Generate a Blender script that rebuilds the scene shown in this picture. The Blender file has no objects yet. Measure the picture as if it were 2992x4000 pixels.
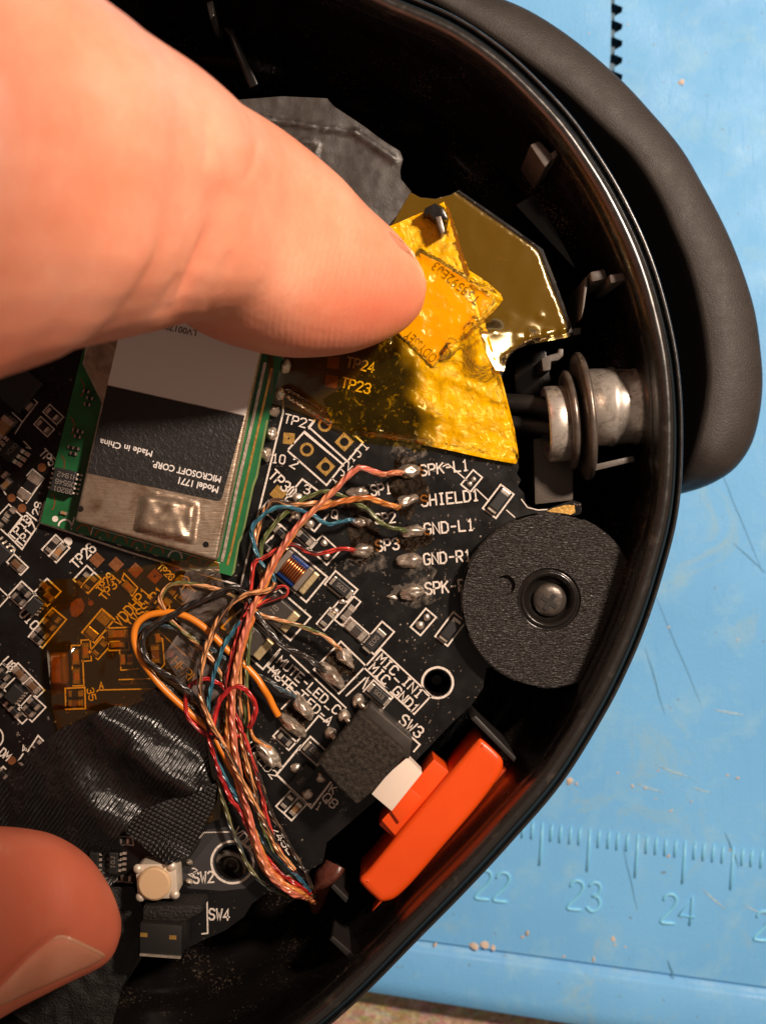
import bpy, bmesh, math, random
from mathutils import Vector, Matrix, noise, geometry
import numpy as np
random.seed(7)
S = bpy.context.scene
COL = S.collection
# one Blender unit is one centimetre
S.unit_settings.system = 'METRIC'
S.unit_settings.scale_length = 0.01
# ------------------------------------------------------------------ camera
H = 16.0                 # camera height over the mat, cm
F = 5750.0               # focal length in photo pixels (2992 x 4000)
cam = bpy.data.cameras.new('camera')
cam.sensor_fit = 'VERTICAL'; cam.sensor_height = 36.0; cam.sensor_width = 27.0
cam.lens = 36.0 * F / 4000.0
cam.clip_start = 0.5; cam.clip_end = 400.0
cam.dof.use_dof = True; cam.dof.focus_distance = 12.85; cam.dof.aperture_fstop = 0.42
cam_o = bpy.data.objects.new('camera', cam); COL.objects.link(cam_o)
cam_o.location = (0, 0, H)
S.camera = cam_o
# ------------------------------------------------------------------ world, lamp, exposure
w = bpy.data.worlds.new('World'); S.world = w; w.use_nodes = True
bg = w.node_tree.nodes['Background']
bg.inputs[0].default_value = (1.0, 0.76, 0.58, 1); bg.inputs[1].default_value = 0.19
# desk lamp, upper right; cone edge fitted to imitate the phone's shadow, lower left
lamp = bpy.data.lights.new('desk_lamp', 'SPOT'); lamp.shadow_soft_size = 1.3
lamp.spot_size = math.radians(54); lamp.spot_blend = 0.4
lamp.energy = 43000.0; lamp.color = (1.0, 0.80, 0.64)
lamp_o = bpy.data.objects.new('desk_lamp', lamp); COL.objects.link(lamp_o)
AIM = Vector((5.0, 6.0, 2.0))
lamp_o.location = (13.0, 10.5, 24.0)
lamp_o.rotation_euler = (lamp_o.location - AIM).to_track_quat('Z', 'Y').to_euler()
S.view_settings.view_transform = 'Standard'; S.view_settings.look = 'None'
S.view_settings.exposure = 0.0; S.view_settings.gamma = 1.0; S.view_settings.use_curve_mapping = False
S.render.film_transparent = False
S.cycles.use_denoising = True
S.cycles.max_bounces = 8; S.cycles.transparent_max_bounces = 16
S.cycles.caustics_reflective = False; S.cycles.caustics_refractive = False
S.cycles.sample_clamp_indirect = 4.0

# ------------------------------------------------------------------ helpers
def P(u, v, z):
    k = (H - z) / F
    return Vector(((u - 1496.0) * k, -(v - 2000.0) * k, z))
def px(z): return (H - z) / F
WL = {}
def wloc(o): return WL.get(o.name, Vector((0, 0, 0))) if o else Vector((0, 0, 0))
def tag(o, label=None, cat=None, group=None, kind=None):
    if label: o['label'] = label
    if cat: o['category'] = cat
    if group: o['group'] = group
    if kind: o['kind'] = kind
    return o
def empty(name, loc, label=None, cat=None, group=None, kind=None, parent=None):
    o = bpy.data.objects.new(name, None); COL.objects.link(o)
    loc = Vector(loc); o.empty_display_size = 0.2
    if parent: o.parent = parent
    o.location = loc - wloc(parent); WL[o.name] = loc
    return tag(o, label, cat, group, kind)
def meshobj(name, me, loc, parent=None, rz=0.0, rot=None):
    o = bpy.data.objects.new(name, me); COL.objects.link(o)
    loc = Vector(loc)
    if parent: o.parent = parent
    o.location = loc - wloc(parent); WL[o.name] = loc
    if rot is not None: o.rotation_euler = rot
    elif rz: o.rotation_euler = (0, 0, rz)
    return o
def mk(name, verts, faces, mat, parent=None, smooth=False, uv=None, recentre=True):
    """one mesh object from world-space vertices; its origin is put at the base of the piece"""
    vs = [Vector(v) for v in verts]
    if recentre:
        n = len(vs)
        xs = [v.x for v in vs]; ys = [v.y for v in vs]; zs = [v.z for v in vs]
        c = Vector(((min(xs) + max(xs)) / 2, (min(ys) + max(ys)) / 2, min(zs)))
    else: c = Vector((0, 0, 0))
    me = bpy.data.meshes.new(name)
    me.from_pydata([tuple(v - c) for v in vs], [], [tuple(f) for f in faces])
    if uv:
        l = me.uv_layers.new(name='UVMap')
        for poly in me.polygons:
            for li, vi in zip(poly.loop_indices, poly.vertices): l.data[li].uv = uv[vi]
    me.validate(); me.update()
    if smooth: me.polygons.foreach_set('use_smooth', [True] * len(me.polygons))
    if mat: me.materials.append(mat)
    return meshobj(name, me, c, parent)
def finish(name, bm, mat, parent=None, smooth=False, angle=None):
    bmesh.ops.recalc_face_normals(bm, faces=bm.faces)
    xs = [v.co.x for v in bm.verts]; ys = [v.co.y for v in bm.verts]; zs = [v.co.z for v in bm.verts]
    c = Vector(((min(xs) + max(xs)) / 2, (min(ys) + max(ys)) / 2, min(zs)))
    bmesh.ops.translate(bm, verts=bm.verts, vec=-c)
    if angle is not None:
        for e in bm.edges:
            if len(e.link_faces) == 2: e.smooth = e.calc_face_angle(0) < angle
    me = bpy.data.meshes.new(name); bm.to_mesh(me); bm.free()
    if smooth or angle is not None: me.polygons.foreach_set('use_smooth', [True] * len(me.polygons))
    if mat: me.materials.append(mat)
    return meshobj(name, me, c, parent)
def prism_bm(top, depth, bevel=0.0, seg=2, shrink=None):
    """vertical prism under a polygon of world points (all at one z); shrink scales the lower outline"""
    bm = bmesh.new()
    t = [bm.verts.new(p) for p in top]
    c = sum((Vector(p) for p in top), Vector()) / len(top)
    b = []
    for p in top:
        q = Vector(p); 
        if shrink: q = c + (q - c) * shrink
        b.append(bm.verts.new((q.x, q.y, p[2] - depth)))
    n = len(top)
    tf = bm.faces.new(t); bm.faces.new(b[::-1])
    for i in range(n): bm.faces.new((t[i], b[i], b[(i + 1) % n], t[(i + 1) % n]))
    bmesh.ops.recalc_face_normals(bm, faces=bm.faces)
    if bevel:
        te = [e for e in bm.edges if not (e.verts[0] in b and e.verts[1] in b)]
        bmesh.ops.bevel(bm, geom=te, offset=bevel, segments=seg, profile=0.6, affect='EDGES', clamp_overlap=True)
    return bm
def prism(name, pts, z, depth, mat, parent=None, bevel=0.0, seg=2, smooth=None, shrink=None):
    bm = prism_bm([P(u, v, z) for u, v in pts], depth, bevel, seg, shrink)
    return finish(name, bm, mat, parent, angle=math.radians(38) if bevel else smooth)
def in_poly(x, y, poly):
    c = False; n = len(poly); j = n - 1
    for i in range(n):
        xi, yi = poly[i][0], poly[i][1]; xj, yj = poly[j][0], poly[j][1]
        if (yi > y) != (yj > y) and x < (xj - xi) * (y - yi) / (yj - yi + 1e-12) + xi: c = not c
        j = i
    return c
def densify(poly, step):
    out = []
    n = len(poly)
    for i in range(n):
        a = Vector(poly[i][:2]); b = Vector(poly[(i + 1) % n][:2])
        k = max(1, int((b - a).length / step))
        for j in range(k): out.append(tuple(a + (b - a) * (j / k)))
    return out
def cdt_fill(outer, holes=(), step=None, jitter=0.25):
    """triangulate a 2-D outline with holes; with step also fills it with inner points"""
    pts = []; edges = []
    for loop in [outer] + list(holes):
        s = len(pts); pts += [Vector((p[0], p[1])) for p in loop]
        edges += [(s + i, s + (i + 1) % len(loop)) for i in range(len(loop))]
    if step:
        xs = [p[0] for p in outer]; ys = [p[1] for p in outer]
        rnd = random.Random(3)
        y = min(ys) + step * .5; row = 0
        bnd = pts[:]
        while y < max(ys):
            x = min(xs) + (step * .5 if row % 2 else step)
            while x < max(xs):
                q = (x + rnd.uniform(-jitter, jitter) * step, y + rnd.uniform(-jitter, jitter) * step)
                if in_poly(q[0], q[1], outer) and not any(in_poly(q[0], q[1], h) for h in holes):
                    pts.append(Vector(q))
                x += step
            y += step * .87; row += 1
    r = geometry.delaunay_2d_cdt(pts, edges, [], 0, 1e-6)
    vs = [(p.x, p.y) for p in r[0]]
    fs = []
    for f in r[2]:
        cx = sum(vs[i][0] for i in f) / len(f); cy = sum(vs[i][1] for i in f) / len(f)
        if in_poly(cx, cy, outer) and not any(in_poly(cx, cy, h) for h in holes): fs.append(tuple(f))
    return vs, fs
def catmull(pts, n, closed=False):
    pts = [Vector(p) for p in pts]; m = len(pts); out = []
    rng = m if closed else m - 1
    for i in range(rng):
        if closed: p0, p1, p2, p3 = pts[(i - 1) % m], pts[i], pts[(i + 1) % m], pts[(i + 2) % m]
        else:
            p1, p2 = pts[i], pts[i + 1]
            p0 = pts[i - 1] if i > 0 else p1 * 2 - p2
            p3 = pts[i + 2] if i + 2 < m else p2 * 2 - p1
        for k in range(n):
            t = k / n; t2 = t * t; t3 = t2 * t
            out.append(.5 * ((2 * p1) + (p2 - p0) * t + (2 * p0 - 5 * p1 + 4 * p2 - p3) * t2 + (3 * p1 - p0 - 3 * p2 + p3) * t3))
    if not closed: out.append(pts[-1])
    return out
def resample(pts, n, closed=False):
    pts = list(pts) + ([pts[0]] if closed else [])
    d = [0.0]
    for a, b in zip(pts, pts[1:]): d.append(d[-1] + (b - a).length)
    out = []; j = 0; tot = d[-1]; cnt = n if closed else n - 1
    for i in range(n):
        t = tot * i / cnt
        while j < len(d) - 2 and d[j + 1] < t: j += 1
        k = (t - d[j]) / max(1e-9, d[j + 1] - d[j])
        out.append(pts[j].lerp(pts[j + 1], min(1, max(0, k))))
    return out
def disc_pts(u, v, r, n=24, ry=None, a=0):
    ry = ry or r; ca, sa = math.cos(math.radians(a)), math.sin(math.radians(a)); o = []
    for i in range(n):
        x = r * math.cos(2 * math.pi * i / n); y = ry * math.sin(2 * math.pi * i / n)
        o.append((u + x * ca - y * sa, v + x * sa + y * ca))
    return o
def rect_pts(u, v, L, W, a):
    ca, sa = math.cos(math.radians(a)), math.sin(math.radians(a)); o = []
    for x, y in ((-L / 2, -W / 2), (L / 2, -W / 2), (L / 2, W / 2), (-L / 2, W / 2)):
        o.append((u + x * ca - y * sa, v + x * sa + y * ca))
    return o
def lathe(prof, n=32):
    """(radius, height) profile turned about local z -> verts, faces"""
    vs = []; fs = []
    for r, z in prof:
        for i in range(n):
            a = 2 * math.pi * i / n; vs.append(Vector((r * math.cos(a), r * math.sin(a), z)))
    for k in range(len(prof) - 1):
        for i in range(n):
            j = (i + 1) % n
            fs.append((k * n + i, k * n + j, (k + 1) * n + j, (k + 1) * n + i))
    return vs, fs
def fr(x): return x - math.floor(x)

# ------------------------------------------------------------------ materials
def lin(h):
    h = h.lstrip('#'); o = []
    for i in (0, 2, 4):
        c = int(h[i:i + 2], 16) / 255.0
        o.append(c / 12.92 if c <= .04045 else ((c + .055) / 1.055) ** 2.4)
    return tuple(o) + (1.0,)
def C(c): return lin(c) if isinstance(c, str) else (tuple(c) + (1.0,))[:4]
class NT:
    def __init__(s, name):
        s.m = bpy.data.materials.new(name); s.m.use_nodes = True
        s.t = s.m.node_tree; s.n = s.t.nodes; s.l = s.t.links
        s.b = s.n['Principled BSDF']; s.out = s.n['Material Output']
    def new(s, kind, **kw):
        x = s.n.new(kind)
        for k, v in kw.items(): setattr(x, k, v)
        return x
    def co(s, which='Object', scale=None):
        t = s.new('ShaderNodeTexCoord').outputs[which]
        if scale is None: return t
        mp = s.new('ShaderNodeMapping'); s.l.new(t, mp.inputs[0]); mp.inputs['Scale'].default_value = scale
        return mp.outputs[0]
    def noise(s, scale, detail=4, rough=.55, co=None, dist=0.0):
        x = s.new('ShaderNodeTexNoise'); x.inputs['Scale'].default_value = scale; x.inputs['Detail'].default_value = detail
        x.inputs['Roughness'].default_value = rough; x.inputs['Distortion'].default_value = dist
        s.l.new(co if co is not None else s.co(), x.inputs['Vector']); return x.outputs['Fac']
    def ramp(s, fac, stops):
        x = s.new('ShaderNodeValToRGB'); e = x.color_ramp.elements
        while len(e) < len(stops): e.new(.5)
        for el, (p, c) in zip(e, stops): el.position = p; el.color = C(c) if not isinstance(c, float) else (c, c, c, 1)
        s.l.new(fac, x.inputs[0]); return x.outputs[0]
    def mix(s, fac, a, b, blend='MIX'):
        x = s.new('ShaderNodeMix'); x.data_type = 'RGBA'; x.blend_type = blend
        for sock, val in ((x.inputs[0], fac), (x.inputs[6], a), (x.inputs[7], b)):
            if hasattr(val, 'links'): s.l.new(val, sock)
            elif sock == x.inputs[0]: sock.default_value = val
            else: sock.default_value = C(val)
        return x.outputs[2]
    def math(s, op, a, b=0.0, clamp=False):
        x = s.new('ShaderNodeMath'); x.operation = op; x.use_clamp = clamp
        for sock, val in ((x.inputs[0], a), (x.inputs[1], b)):
            if hasattr(val, 'links'): s.l.new(val, sock)
            else: sock.default_value = val
        return x.outputs[0]
    def bump(s, h, strength=.3, dist=.01, prev=None):
        x = s.new('ShaderNodeBump'); x.inputs['Strength'].default_value = strength; x.inputs['Distance'].default_value = dist
        s.l.new(h, x.inputs['Height'])
        if prev is not None: s.l.new(prev, x.inputs['Normal'])
        return x.outputs[0]
    def set(s, **kw):
        names = {'base': 'Base Color', 'rough': 'Roughness', 'metal': 'Metallic', 'spec': 'Specular IOR Level', 'normal': 'Normal',
                 'coat': 'Coat Weight', 'coat_rough': 'Coat Roughness', 'sss': 'Subsurface Weight', 'sss_scale': 'Subsurface Scale',
                 'trans': 'Transmission Weight', 'ior': 'IOR', 'alpha': 'Alpha', 'sheen': 'Sheen Weight'}
        for k, v in kw.items():
            sock = s.b.inputs[names[k]]
            if hasattr(v, 'links'): s.l.new(v, sock)
            elif k == 'base': sock.default_value = C(v)
            else: sock.default_value = v
        return s.m
MAT = {}
def simple(name, base, rough=.5, metal=0.0, spec=.5, nscale=None, nstr=.3, ndist=.01, var=0.0, vscale=6.0, rvar=0.0):
    n = NT(name)
    if var:
        c = C(base); lo = tuple(x * (1 - var) for x in c[:3]); hi = tuple(min(1, x * (1 + var)) for x in c[:3])
        n.set(base=n.ramp(n.noise(vscale, 5), [(.3, lo), (.7, hi)]))
    else: n.set(base=base)
    if rvar: 
        r = n.ramp(n.noise(vscale * 2, 4), [(.3, max(0.0, rough - rvar)), (.7, min(1.0, rough + rvar))]); n.set(rough=r)
    else: n.set(rough=rough)
    n.set(metal=metal, spec=spec)
    if nscale: n.set(normal=n.bump(n.noise(nscale, 3), nstr, ndist))
    MAT[name] = n.m; return n.m
def speckled(name, base, rough, spec=.5, dots='8a7a6c', thr=.72, scale=40.0, nscale=None, nstr=.2, ndist=.01):
    """dark plastic or board with fine pale dust specks"""
    n = NT(name)
    a = n.noise(scale, 2, .5); b = n.noise(5.0, 3, .5)
    d = n.ramp(n.math('MULTIPLY', a, n.math('ADD', b, .5)), [(thr, 0.0), (thr + .05, 1.0)])
    n.set(base=n.mix(n.math('MULTIPLY', d, .8), base, dots), rough=rough, spec=spec)
    if nscale: n.set(normal=n.bump(n.noise(nscale, 3), nstr, ndist))
    MAT[name] = n.m; return n.m
# ---- mat, bench
n = NT('blue_silicone')
co = n.co()
big = n.noise(.35, 3, .5); mid = n.noise(2.2, 6, .65, dist=.4); fine = n.noise(26, 4, .6)
c1 = n.ramp(big, [(.35, (.140, .41, .76)), (.65, (.170, .475, .85))])
dirt = n.ramp(mid, [(.52, 0.0), (.72, .60)])
c2 = n.mix(dirt, c1, (.27, .53, .74))
stain = n.ramp(n.noise(1.0, 9, .72, dist=1.0), [(.58, 0.0), (.70, .55)])
c3 = n.mix(stain, c2, (.30, .47, .52))
dots = n.ramp(n.noise(11, 3, .5), [(.70, 0.0), (.74, .7)])
c4 = n.mix(dots, c3, (.16, .16, .13))
rg = n.ramp(n.noise(1.3, 5, .6), [(.35, .40), (.65, .62)])
n.set(base=c4, rough=rg, spec=.28)
b1 = n.bump(mid, .12, .05); b2 = n.bump(fine, .35, .008, b1)
scr = n.noise(3.0, 5, .7, co=n.co(scale=(9, .7, 1)), dist=.6)
n.set(normal=n.bump(n.ramp(scr, [(.60, 0.0), (.66, 1.0)]), .25, .008, b2)); MAT['blue'] = n.m
n = NT('bench_chipboard')
v = n.new('ShaderNodeTexVoronoi'); v.inputs['Scale'].default_value = 9; n.l.new(n.co(scale=(1, 2.6, 1)), v.inputs['Vector'])
base = n.ramp(n.noise(7, 8, .7, dist=1.5), [(.25, (.20, .12, .06)), (.5, (.42, .30, .19)), (.75, (.68, .56, .42))])
n.set(base=n.mix(.35, base, v.outputs['Color'], 'SOFT_LIGHT'), rough=.35, spec=.5, normal=n.bump(n.noise(14, 6, .7, dist=1.0), .6, .03)); MAT['bench'] = n.m
simple('crumb', (.55, .45, .37), .6, var=.2)
simple('groove_dark', (.03, .11, .18), .5)  # mat blue darkened, slot depth shade painted into the colour
# ---- cup, yoke
n = NT('cup_black_plastic')
d = n.ramp(n.math('MULTIPLY', n.noise(46, 2), n.math('ADD', n.noise(1.6, 3), .5)), [(.66, 0.0), (.72, .6)])
n.set(base=n.mix(d, (.007, .0055, .005), (.16, .12, .09)), rough=n.ramp(n.noise(3, 5), [(.35, .15), (.65, .32)]), spec=.5,
      normal=n.bump(n.noise(14, 4), .07, .01)); MAT['cup'] = n.m
n = NT('cup_rim_plastic')
n.set(base=n.mix(n.ramp(n.noise(7, 5), [(.6, 0.0), (.75, .35)]), (.013, .011, .010), (.11, .09, .075)), rough=n.ramp(n.noise(9, 4), [(.3, .20), (.7, .34)]), spec=1.0,
      normal=n.bump(n.noise(11, 3), .12, .01)); MAT['rim'] = n.m
n = NT('yoke_soft_plastic')
n.set(base=n.ramp(n.noise(2.5, 6, .65), [(.3, (.021, .016, .0135)), (.7, (.034, .026, .022))]), rough=n.ramp(n.noise(6, 6, .7), [(.3, .46), (.7, .62)]), spec=.45,
      normal=n.bump(n.noise(75, 3), .7, .008)); MAT['yoke'] = n.m
n = NT('worn_steel')
wear = n.noise(9, 7, .75, dist=.8)
n.set(base=n.ramp(wear, [(.30, (.05, .042, .037)), (.40, (.52, .45, .39)), (.55, (.90, .82, .74))]), metal=.75,
      rough=n.ramp(wear, [(.3, .40), (.7, .25)]), normal=n.bump(wear, .12, .006)); MAT['steel'] = n.m
simple('steel_dark', (.20, .165, .14), .36, .7, var=.4, vscale=9, nscale=14, nstr=.3)
simple('lit_plastic', (.10, .082, .07), .45, nscale=40, nstr=.4, ndist=.006, var=.25)  # lighter copy of the cup plastic, with light painted into its colour
simple('bracket_grey', (.085, .068, .056), .5, nscale=55, nstr=.6, ndist=.006)
simple('cable_black', (.014, .011, .010), .45, nscale=20, nstr=.15)
# textured disc
n = NT('disc_grain')
g = n.noise(52, 3, .5, co=n.co(scale=(.4, 1.4, 1)), dist=.5)
n.set(base=(.021, .0165, .0145), rough=.36, spec=.5, normal=n.bump(g, 1.0, .03)); MAT['disc'] = n.m
simple('screw_black', (.016, .013, .012), .22, .3, nscale=14, nstr=.3, rvar=.1)
# ---- board
n = NT('board_black_mask')
dd = n.ramp(n.math('MULTIPLY', n.noise(30, 2), n.math('ADD', n.noise(3.0, 3), .5)), [(.695, 0.0), (.74, .5)])
n.set(base=n.mix(dd, (.0065, .0060, .0062), (.33, .25, .2)), rough=n.ramp(n.noise(5, 5), [(.35, .22), (.65, .42)]), spec=.35,
      normal=n.bump(n.noise(9, 3), .08, .01)); MAT['pcb'] = n.m
simple('board_edge', (.03, .022, .014), .6)
n = NT('silkscreen_ink')
n.set(base=n.ramp(n.noise(45, 3), [(.30, (.42, .36, .31)), (.5, (.80, .70, .62))]), rough=.6, spec=.3); MAT['ink'] = n.m
simple('copper_pad', (.34, .13, .05), .42, .65, var=.3, vscale=14, nscale=30, nstr=.25)
simple('gold_pad', (.80, .47, .13), .32, .85, var=.25, vscale=16, nscale=34, nstr=.3)
n = NT('solder_tin')
s1 = n.noise(22, 5, .65)
n.set(base=n.ramp(s1, [(.3, (.34, .25, .18)), (.5, (.72, .62, .52)), (.75, (.92, .84, .76))]), metal=.85, rough=n.ramp(s1, [(.3, .50), (.7, .28)]),
      normal=n.bump(n.noise(16, 4), .35, .012)); MAT['solder'] = n.m
n = NT('tin_terminal')
n.set(base=n.ramp(n.noise(20, 4), [(.3, (.50, .41, .33)), (.7, (.88, .78, .68))]), metal=.85, rough=.36, normal=n.bump(n.noise(24, 3), .35, .01)); MAT['tin'] = n.m
simple('brass_terminal', (.70, .54, .30), .42, .75, var=.2, vscale=14, nscale=26, nstr=.3)
simple('resistor_black', (.012, .010, .010), .36, nscale=30, nstr=.1)
simple('capacitor_tan', (.34, .17, .065), .45, var=.2, vscale=20)
simple('capacitor_brown', (.13, .062, .028), .45, var=.2, vscale=20)
simple('chip_black', (.012, .011, .011), .5, nscale=60, nstr=.25, ndist=.004)
simple('chip_print', (.22, .18, .15), .6)
simple('tantalum_brown', (.045, .036, .030), .42, nscale=40, nstr=.2, var=.2)
simple('ferrite_blue', (.008, .035, .17), .22, nscale=12, nstr=.2, var=.4)
simple('copper_winding', (.70, .27, .10), .25, .95)
simple('pad_grey', (.22, .18, .15), .45, .3, var=.2)
n = NT('flux_residue')
f1 = n.noise(9, 6, .7, dist=1.0)
t = n.new('ShaderNodeBsdfTransparent'); t.inputs[0].default_value = (.55, .34, .14, 1)
m_ = n.new('ShaderNodeMixShader')
n.set(base=n.ramp(f1, [(.4, (.02, .011, .004)), (.62, (.20, .14, .09)), (.8, (.5, .4, .3))]), rough=.14, spec=.7, normal=n.bump(n.noise(14, 5, .7), .9, .03))
n.l.new(n.ramp(f1, [(.45, .06), (.80, .5)]), m_.inputs[0]); n.l.new(t.outputs[0], m_.inputs[1]); n.l.new(n.b.outputs[0], m_.inputs[2]); n.l.new(m_.outputs[0], n.out.inputs[0]); MAT['flux'] = n.m
n = NT('white_residue')
f1 = n.noise(12, 7, .75, dist=.5)
t = n.new('ShaderNodeBsdfTransparent'); m_ = n.new('ShaderNodeMixShader')
n.set(base=(.42, .34, .27), rough=.5, normal=n.bump(f1, .6, .02))
n.l.new(n.ramp(f1, [(.46, 0.0), (.74, .45)]), m_.inputs[0]); n.l.new(t.outputs[0], m_.inputs[1]); n.l.new(n.b.outputs[0], m_.inputs[2]); n.l.new(m_.outputs[0], n.out.inputs[0]); MAT['residue'] = n.m
# ---- module
n = NT('green_board')
n.set(base=n.ramp(n.noise(4, 3), [(.35, (.012, .10, .032)), (.65, (.022, .17, .055))]), rough=.3, spec=.5); MAT['green'] = n.m
simple('green_board_edge', (.16, .22, .07), .55, var=.2)
n = NT('shield_can')
sc = n.noise(5, 7, .7, dist=.8); st = n.noise(8, 5, .6, co=n.co(scale=(1.0, 6, 1)))
n.set(base=n.ramp(sc, [(.3, (.20, .12, .075)), (.5, (.46, .35, .26)), (.72, (.66, .55, .44))]), metal=.85, rough=n.ramp(sc, [(.3, .50), (.7, .34)]),
      normal=n.bump(st, .25, .02, n.bump(n.noise(2.2, 3), .3, .06))); MAT['can'] = n.m
n = NT('module_black_sticker')
n.set(base=(.012, .010, .010), rough=.45, spec=.5, normal=n.bump(n.noise(26, 4, .6, dist=1.2), .5, .012)); MAT['mlabel'] = n.m
simple('module_white_sticker', (.84, .78, .74), .5, nscale=3, nstr=.05)
simple('module_print', (.80, .74, .70), .55)
simple('castellation', (.30, .11, .04), .4, .6)
# ---- tape
def kapton(name, tint, gloss, body, bodymix, bscale, bstr, rough=.08, dist=.02, dens=None, ior=1.7, attr=None):
    """see-through tape: tinted film, a milky body where air is trapped under it, and a glossy surface"""
    n = NT(name)
    fine = n.noise(bscale, 5, .6, dist=.8)
    if attr:
        ga = n.new('ShaderNodeAttribute'); ga.attribute_name = attr; g = ga.outputs['Fac']
        fine = n.math('MULTIPLY', fine, n.math('ADD', n.math('MULTIPLY', g, .85), .15))
    bump = n.bump(fine, bstr, dist)
    bump = n.bump(n.noise(1.6, 2), .25, .12, bump)
    tr = n.new('ShaderNodeBsdfTransparent'); tr.inputs[0].default_value = C(tint)
    gl = n.new('ShaderNodeBsdfGlossy'); gl.inputs[0].default_value = C(gloss); gl.inputs[1].default_value = rough; n.l.new(bump, gl.inputs['Normal'])
    df = n.new('ShaderNodeBsdfDiffuse'); df.inputs[0].default_value = C(body); n.l.new(bump, df.inputs['Normal'])
    frn = n.new('ShaderNodeFresnel'); frn.inputs[0].default_value = ior; n.l.new(bump, frn.inputs['Normal'])
    m1 = n.new('ShaderNodeMixShader')
    if attr:
        sp = n.ramp(n.noise(13, 5, .7, dist=.5), [(.56, 0.0), (.66, .55)])
        fac = n.math('ADD', n.math('MULTIPLY', g, bodymix), n.math('MULTIPLY', sp, .35), clamp=True)
        fac = n.math('MULTIPLY', fac, n.ramp(n.noise(4, 5, .65), [(.3, .55), (.5, 1.0)])); n.l.new(fac, m1.inputs[0])
    elif dens is not None:
        fac = n.ramp(n.noise(dens[0], 5, .65, dist=.6), [(dens[1], bodymix * .25), (dens[2], bodymix)]); n.l.new(fac, m1.inputs[0])
    else: m1.inputs[0].default_value = bodymix
    n.l.new(tr.outputs[0], m1.inputs[1]); n.l.new(df.outputs[0], m1.inputs[2])
    m2 = n.new('ShaderNodeMixShader'); n.l.new(frn.outputs[0], m2.inputs[0]); n.l.new(m1.outputs[0], m2.inputs[1]); n.l.new(gl.outputs[0], m2.inputs[2])
    n.l.new(m2.outputs[0], n.out.inputs[0]); MAT[name] = n.m; return n.m
kapton('kapton_smooth', (.80, .50, .06), (1, .86, .5), (.19, .098, .002), .5, 3, .05, .18)
kapton('kapton_crinkled', (.96, .72, .10), (1, .82, .35), (1.0, .50, .0), .95, 11, .8, .11, .035, ior=1.52, attr='gold')
kapton('kapton_flat', (.88, .58, .13), (1, .9, .7), (.14, .06, .004), .16, 5, .10, .07)
kapton('kapton_amber', (.94, .60, .10), (1, .9, .75), (.10, .04, .003), .10, 6, .10, .08)
simple('sticker_yellow', (1.0, .66, .03), .35, nscale=7, nstr=.12, ndist=.02, var=.04)
simple('sticker_print', (.10, .055, .012), .5)
n = NT('smoky_film')
n.set(base=n.ramp(n.noise(6, 6, .7), [(.35, (.018, .014, .012)), (.7, (.046, .036, .031))]), rough=n.ramp(n.noise(4, 5), [(.3, .34), (.7, .5)]), spec=.6,
      normal=n.bump(n.noise(30, 4, .7, dist=1.5), .3, .006)); MAT['film'] = n.m
n = NT('black_cloth_tape')
wv = n.new('ShaderNodeTexWave'); wv.inputs['Scale'].default_value = 9; wv.inputs['Distortion'].default_value = 3.0; wv.inputs['Detail'].default_value = 3
mp = n.new('ShaderNodeMapping'); n.l.new(n.co(), mp.inputs[0]); mp.inputs['Rotation'].default_value = (0, 0, math.radians(35)); n.l.new(mp.outputs[0], wv.inputs['Vector'])
n.set(base=(.006, .005, .005), rough=.26, spec=.8, normal=n.bump(wv.outputs['Fac'], .5, .012, n.bump(n.noise(5, 5, .6), .5, .05))); MAT['cloth'] = n.m
n = NT('woven_strip')
mp = n.new('ShaderNodeMapping'); n.l.new(n.co(), mp.inputs[0]); mp.inputs['Rotation'].default_value = (0, 0, math.radians(28))
ck = []
for ax in ('X', 'Y'):
    wv = n.new('ShaderNodeTexWave'); wv.bands_direction = ax; wv.inputs['Scale'].default_value = 8.2; wv.inputs['Distortion'].default_value = .8; wv.inputs['Detail Scale'].default_value = 4
    n.l.new(mp.outputs[0], wv.inputs['Vector']); ck.append(wv.outputs['Fac'])
hh = n.math('MULTIPLY', ck[0], ck[1])
n.set(base=n.ramp(hh, [(.2, (.005, .0045, .0045)), (.7, (.040, .034, .032))]), rough=.45, spec=.7, normal=n.bump(hh, .9, .03)); MAT['woven'] = n.m
simple('fuzzy_black', (.011, .009, .008), .6, nscale=45, nstr=.9, ndist=.02)
simple('flex_grey', (.045, .042, .045), .35, var=.1)
# ---- switches, button
n = NT('orange_plastic')
n.set(base=n.ramp(n.noise(1.5, 3), [(.3, (.76, .072, .007)), (.7, (.83, .088, .009))]), rough=.30, spec=.5, sss=.15, sss_scale=.05, normal=n.bump(n.noise(20, 3), .08, .006)); MAT['orange'] = n.m
n = NT('white_nylon'); n.set(base=(.80, .66, .56), rough=.38, sss=.3, sss_scale=.05, normal=n.bump(n.noise(20, 3), .08, .006)); MAT['nylon'] = n.m
n = NT('cream_button'); n.set(base=(.70, .48, .28), rough=.4, sss=.2, sss_scale=.04, normal=n.bump(n.noise(25, 3), .06, .006)); MAT['cream'] = n.m
simple('switch_frame', (.78, .66, .53), .35, .3, var=.08)
n = NT('black_foam'); n.set(base=n.ramp(n.noise(26, 4), [(.35, (.012, .009, .007)), (.7, (.055, .042, .032))]), rough=.8, spec=.3, normal=n.bump(n.noise(34, 4, .65), 1.0, .03)); MAT['foam'] = n.m
simple('switch_case', (.040, .032, .026), .38, .4, var=.3, vscale=8)
simple('brown_wrap', (.10, .028, .018), .35, var=.5, vscale=8, nscale=10, nstr=.5, ndist=.03)
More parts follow.
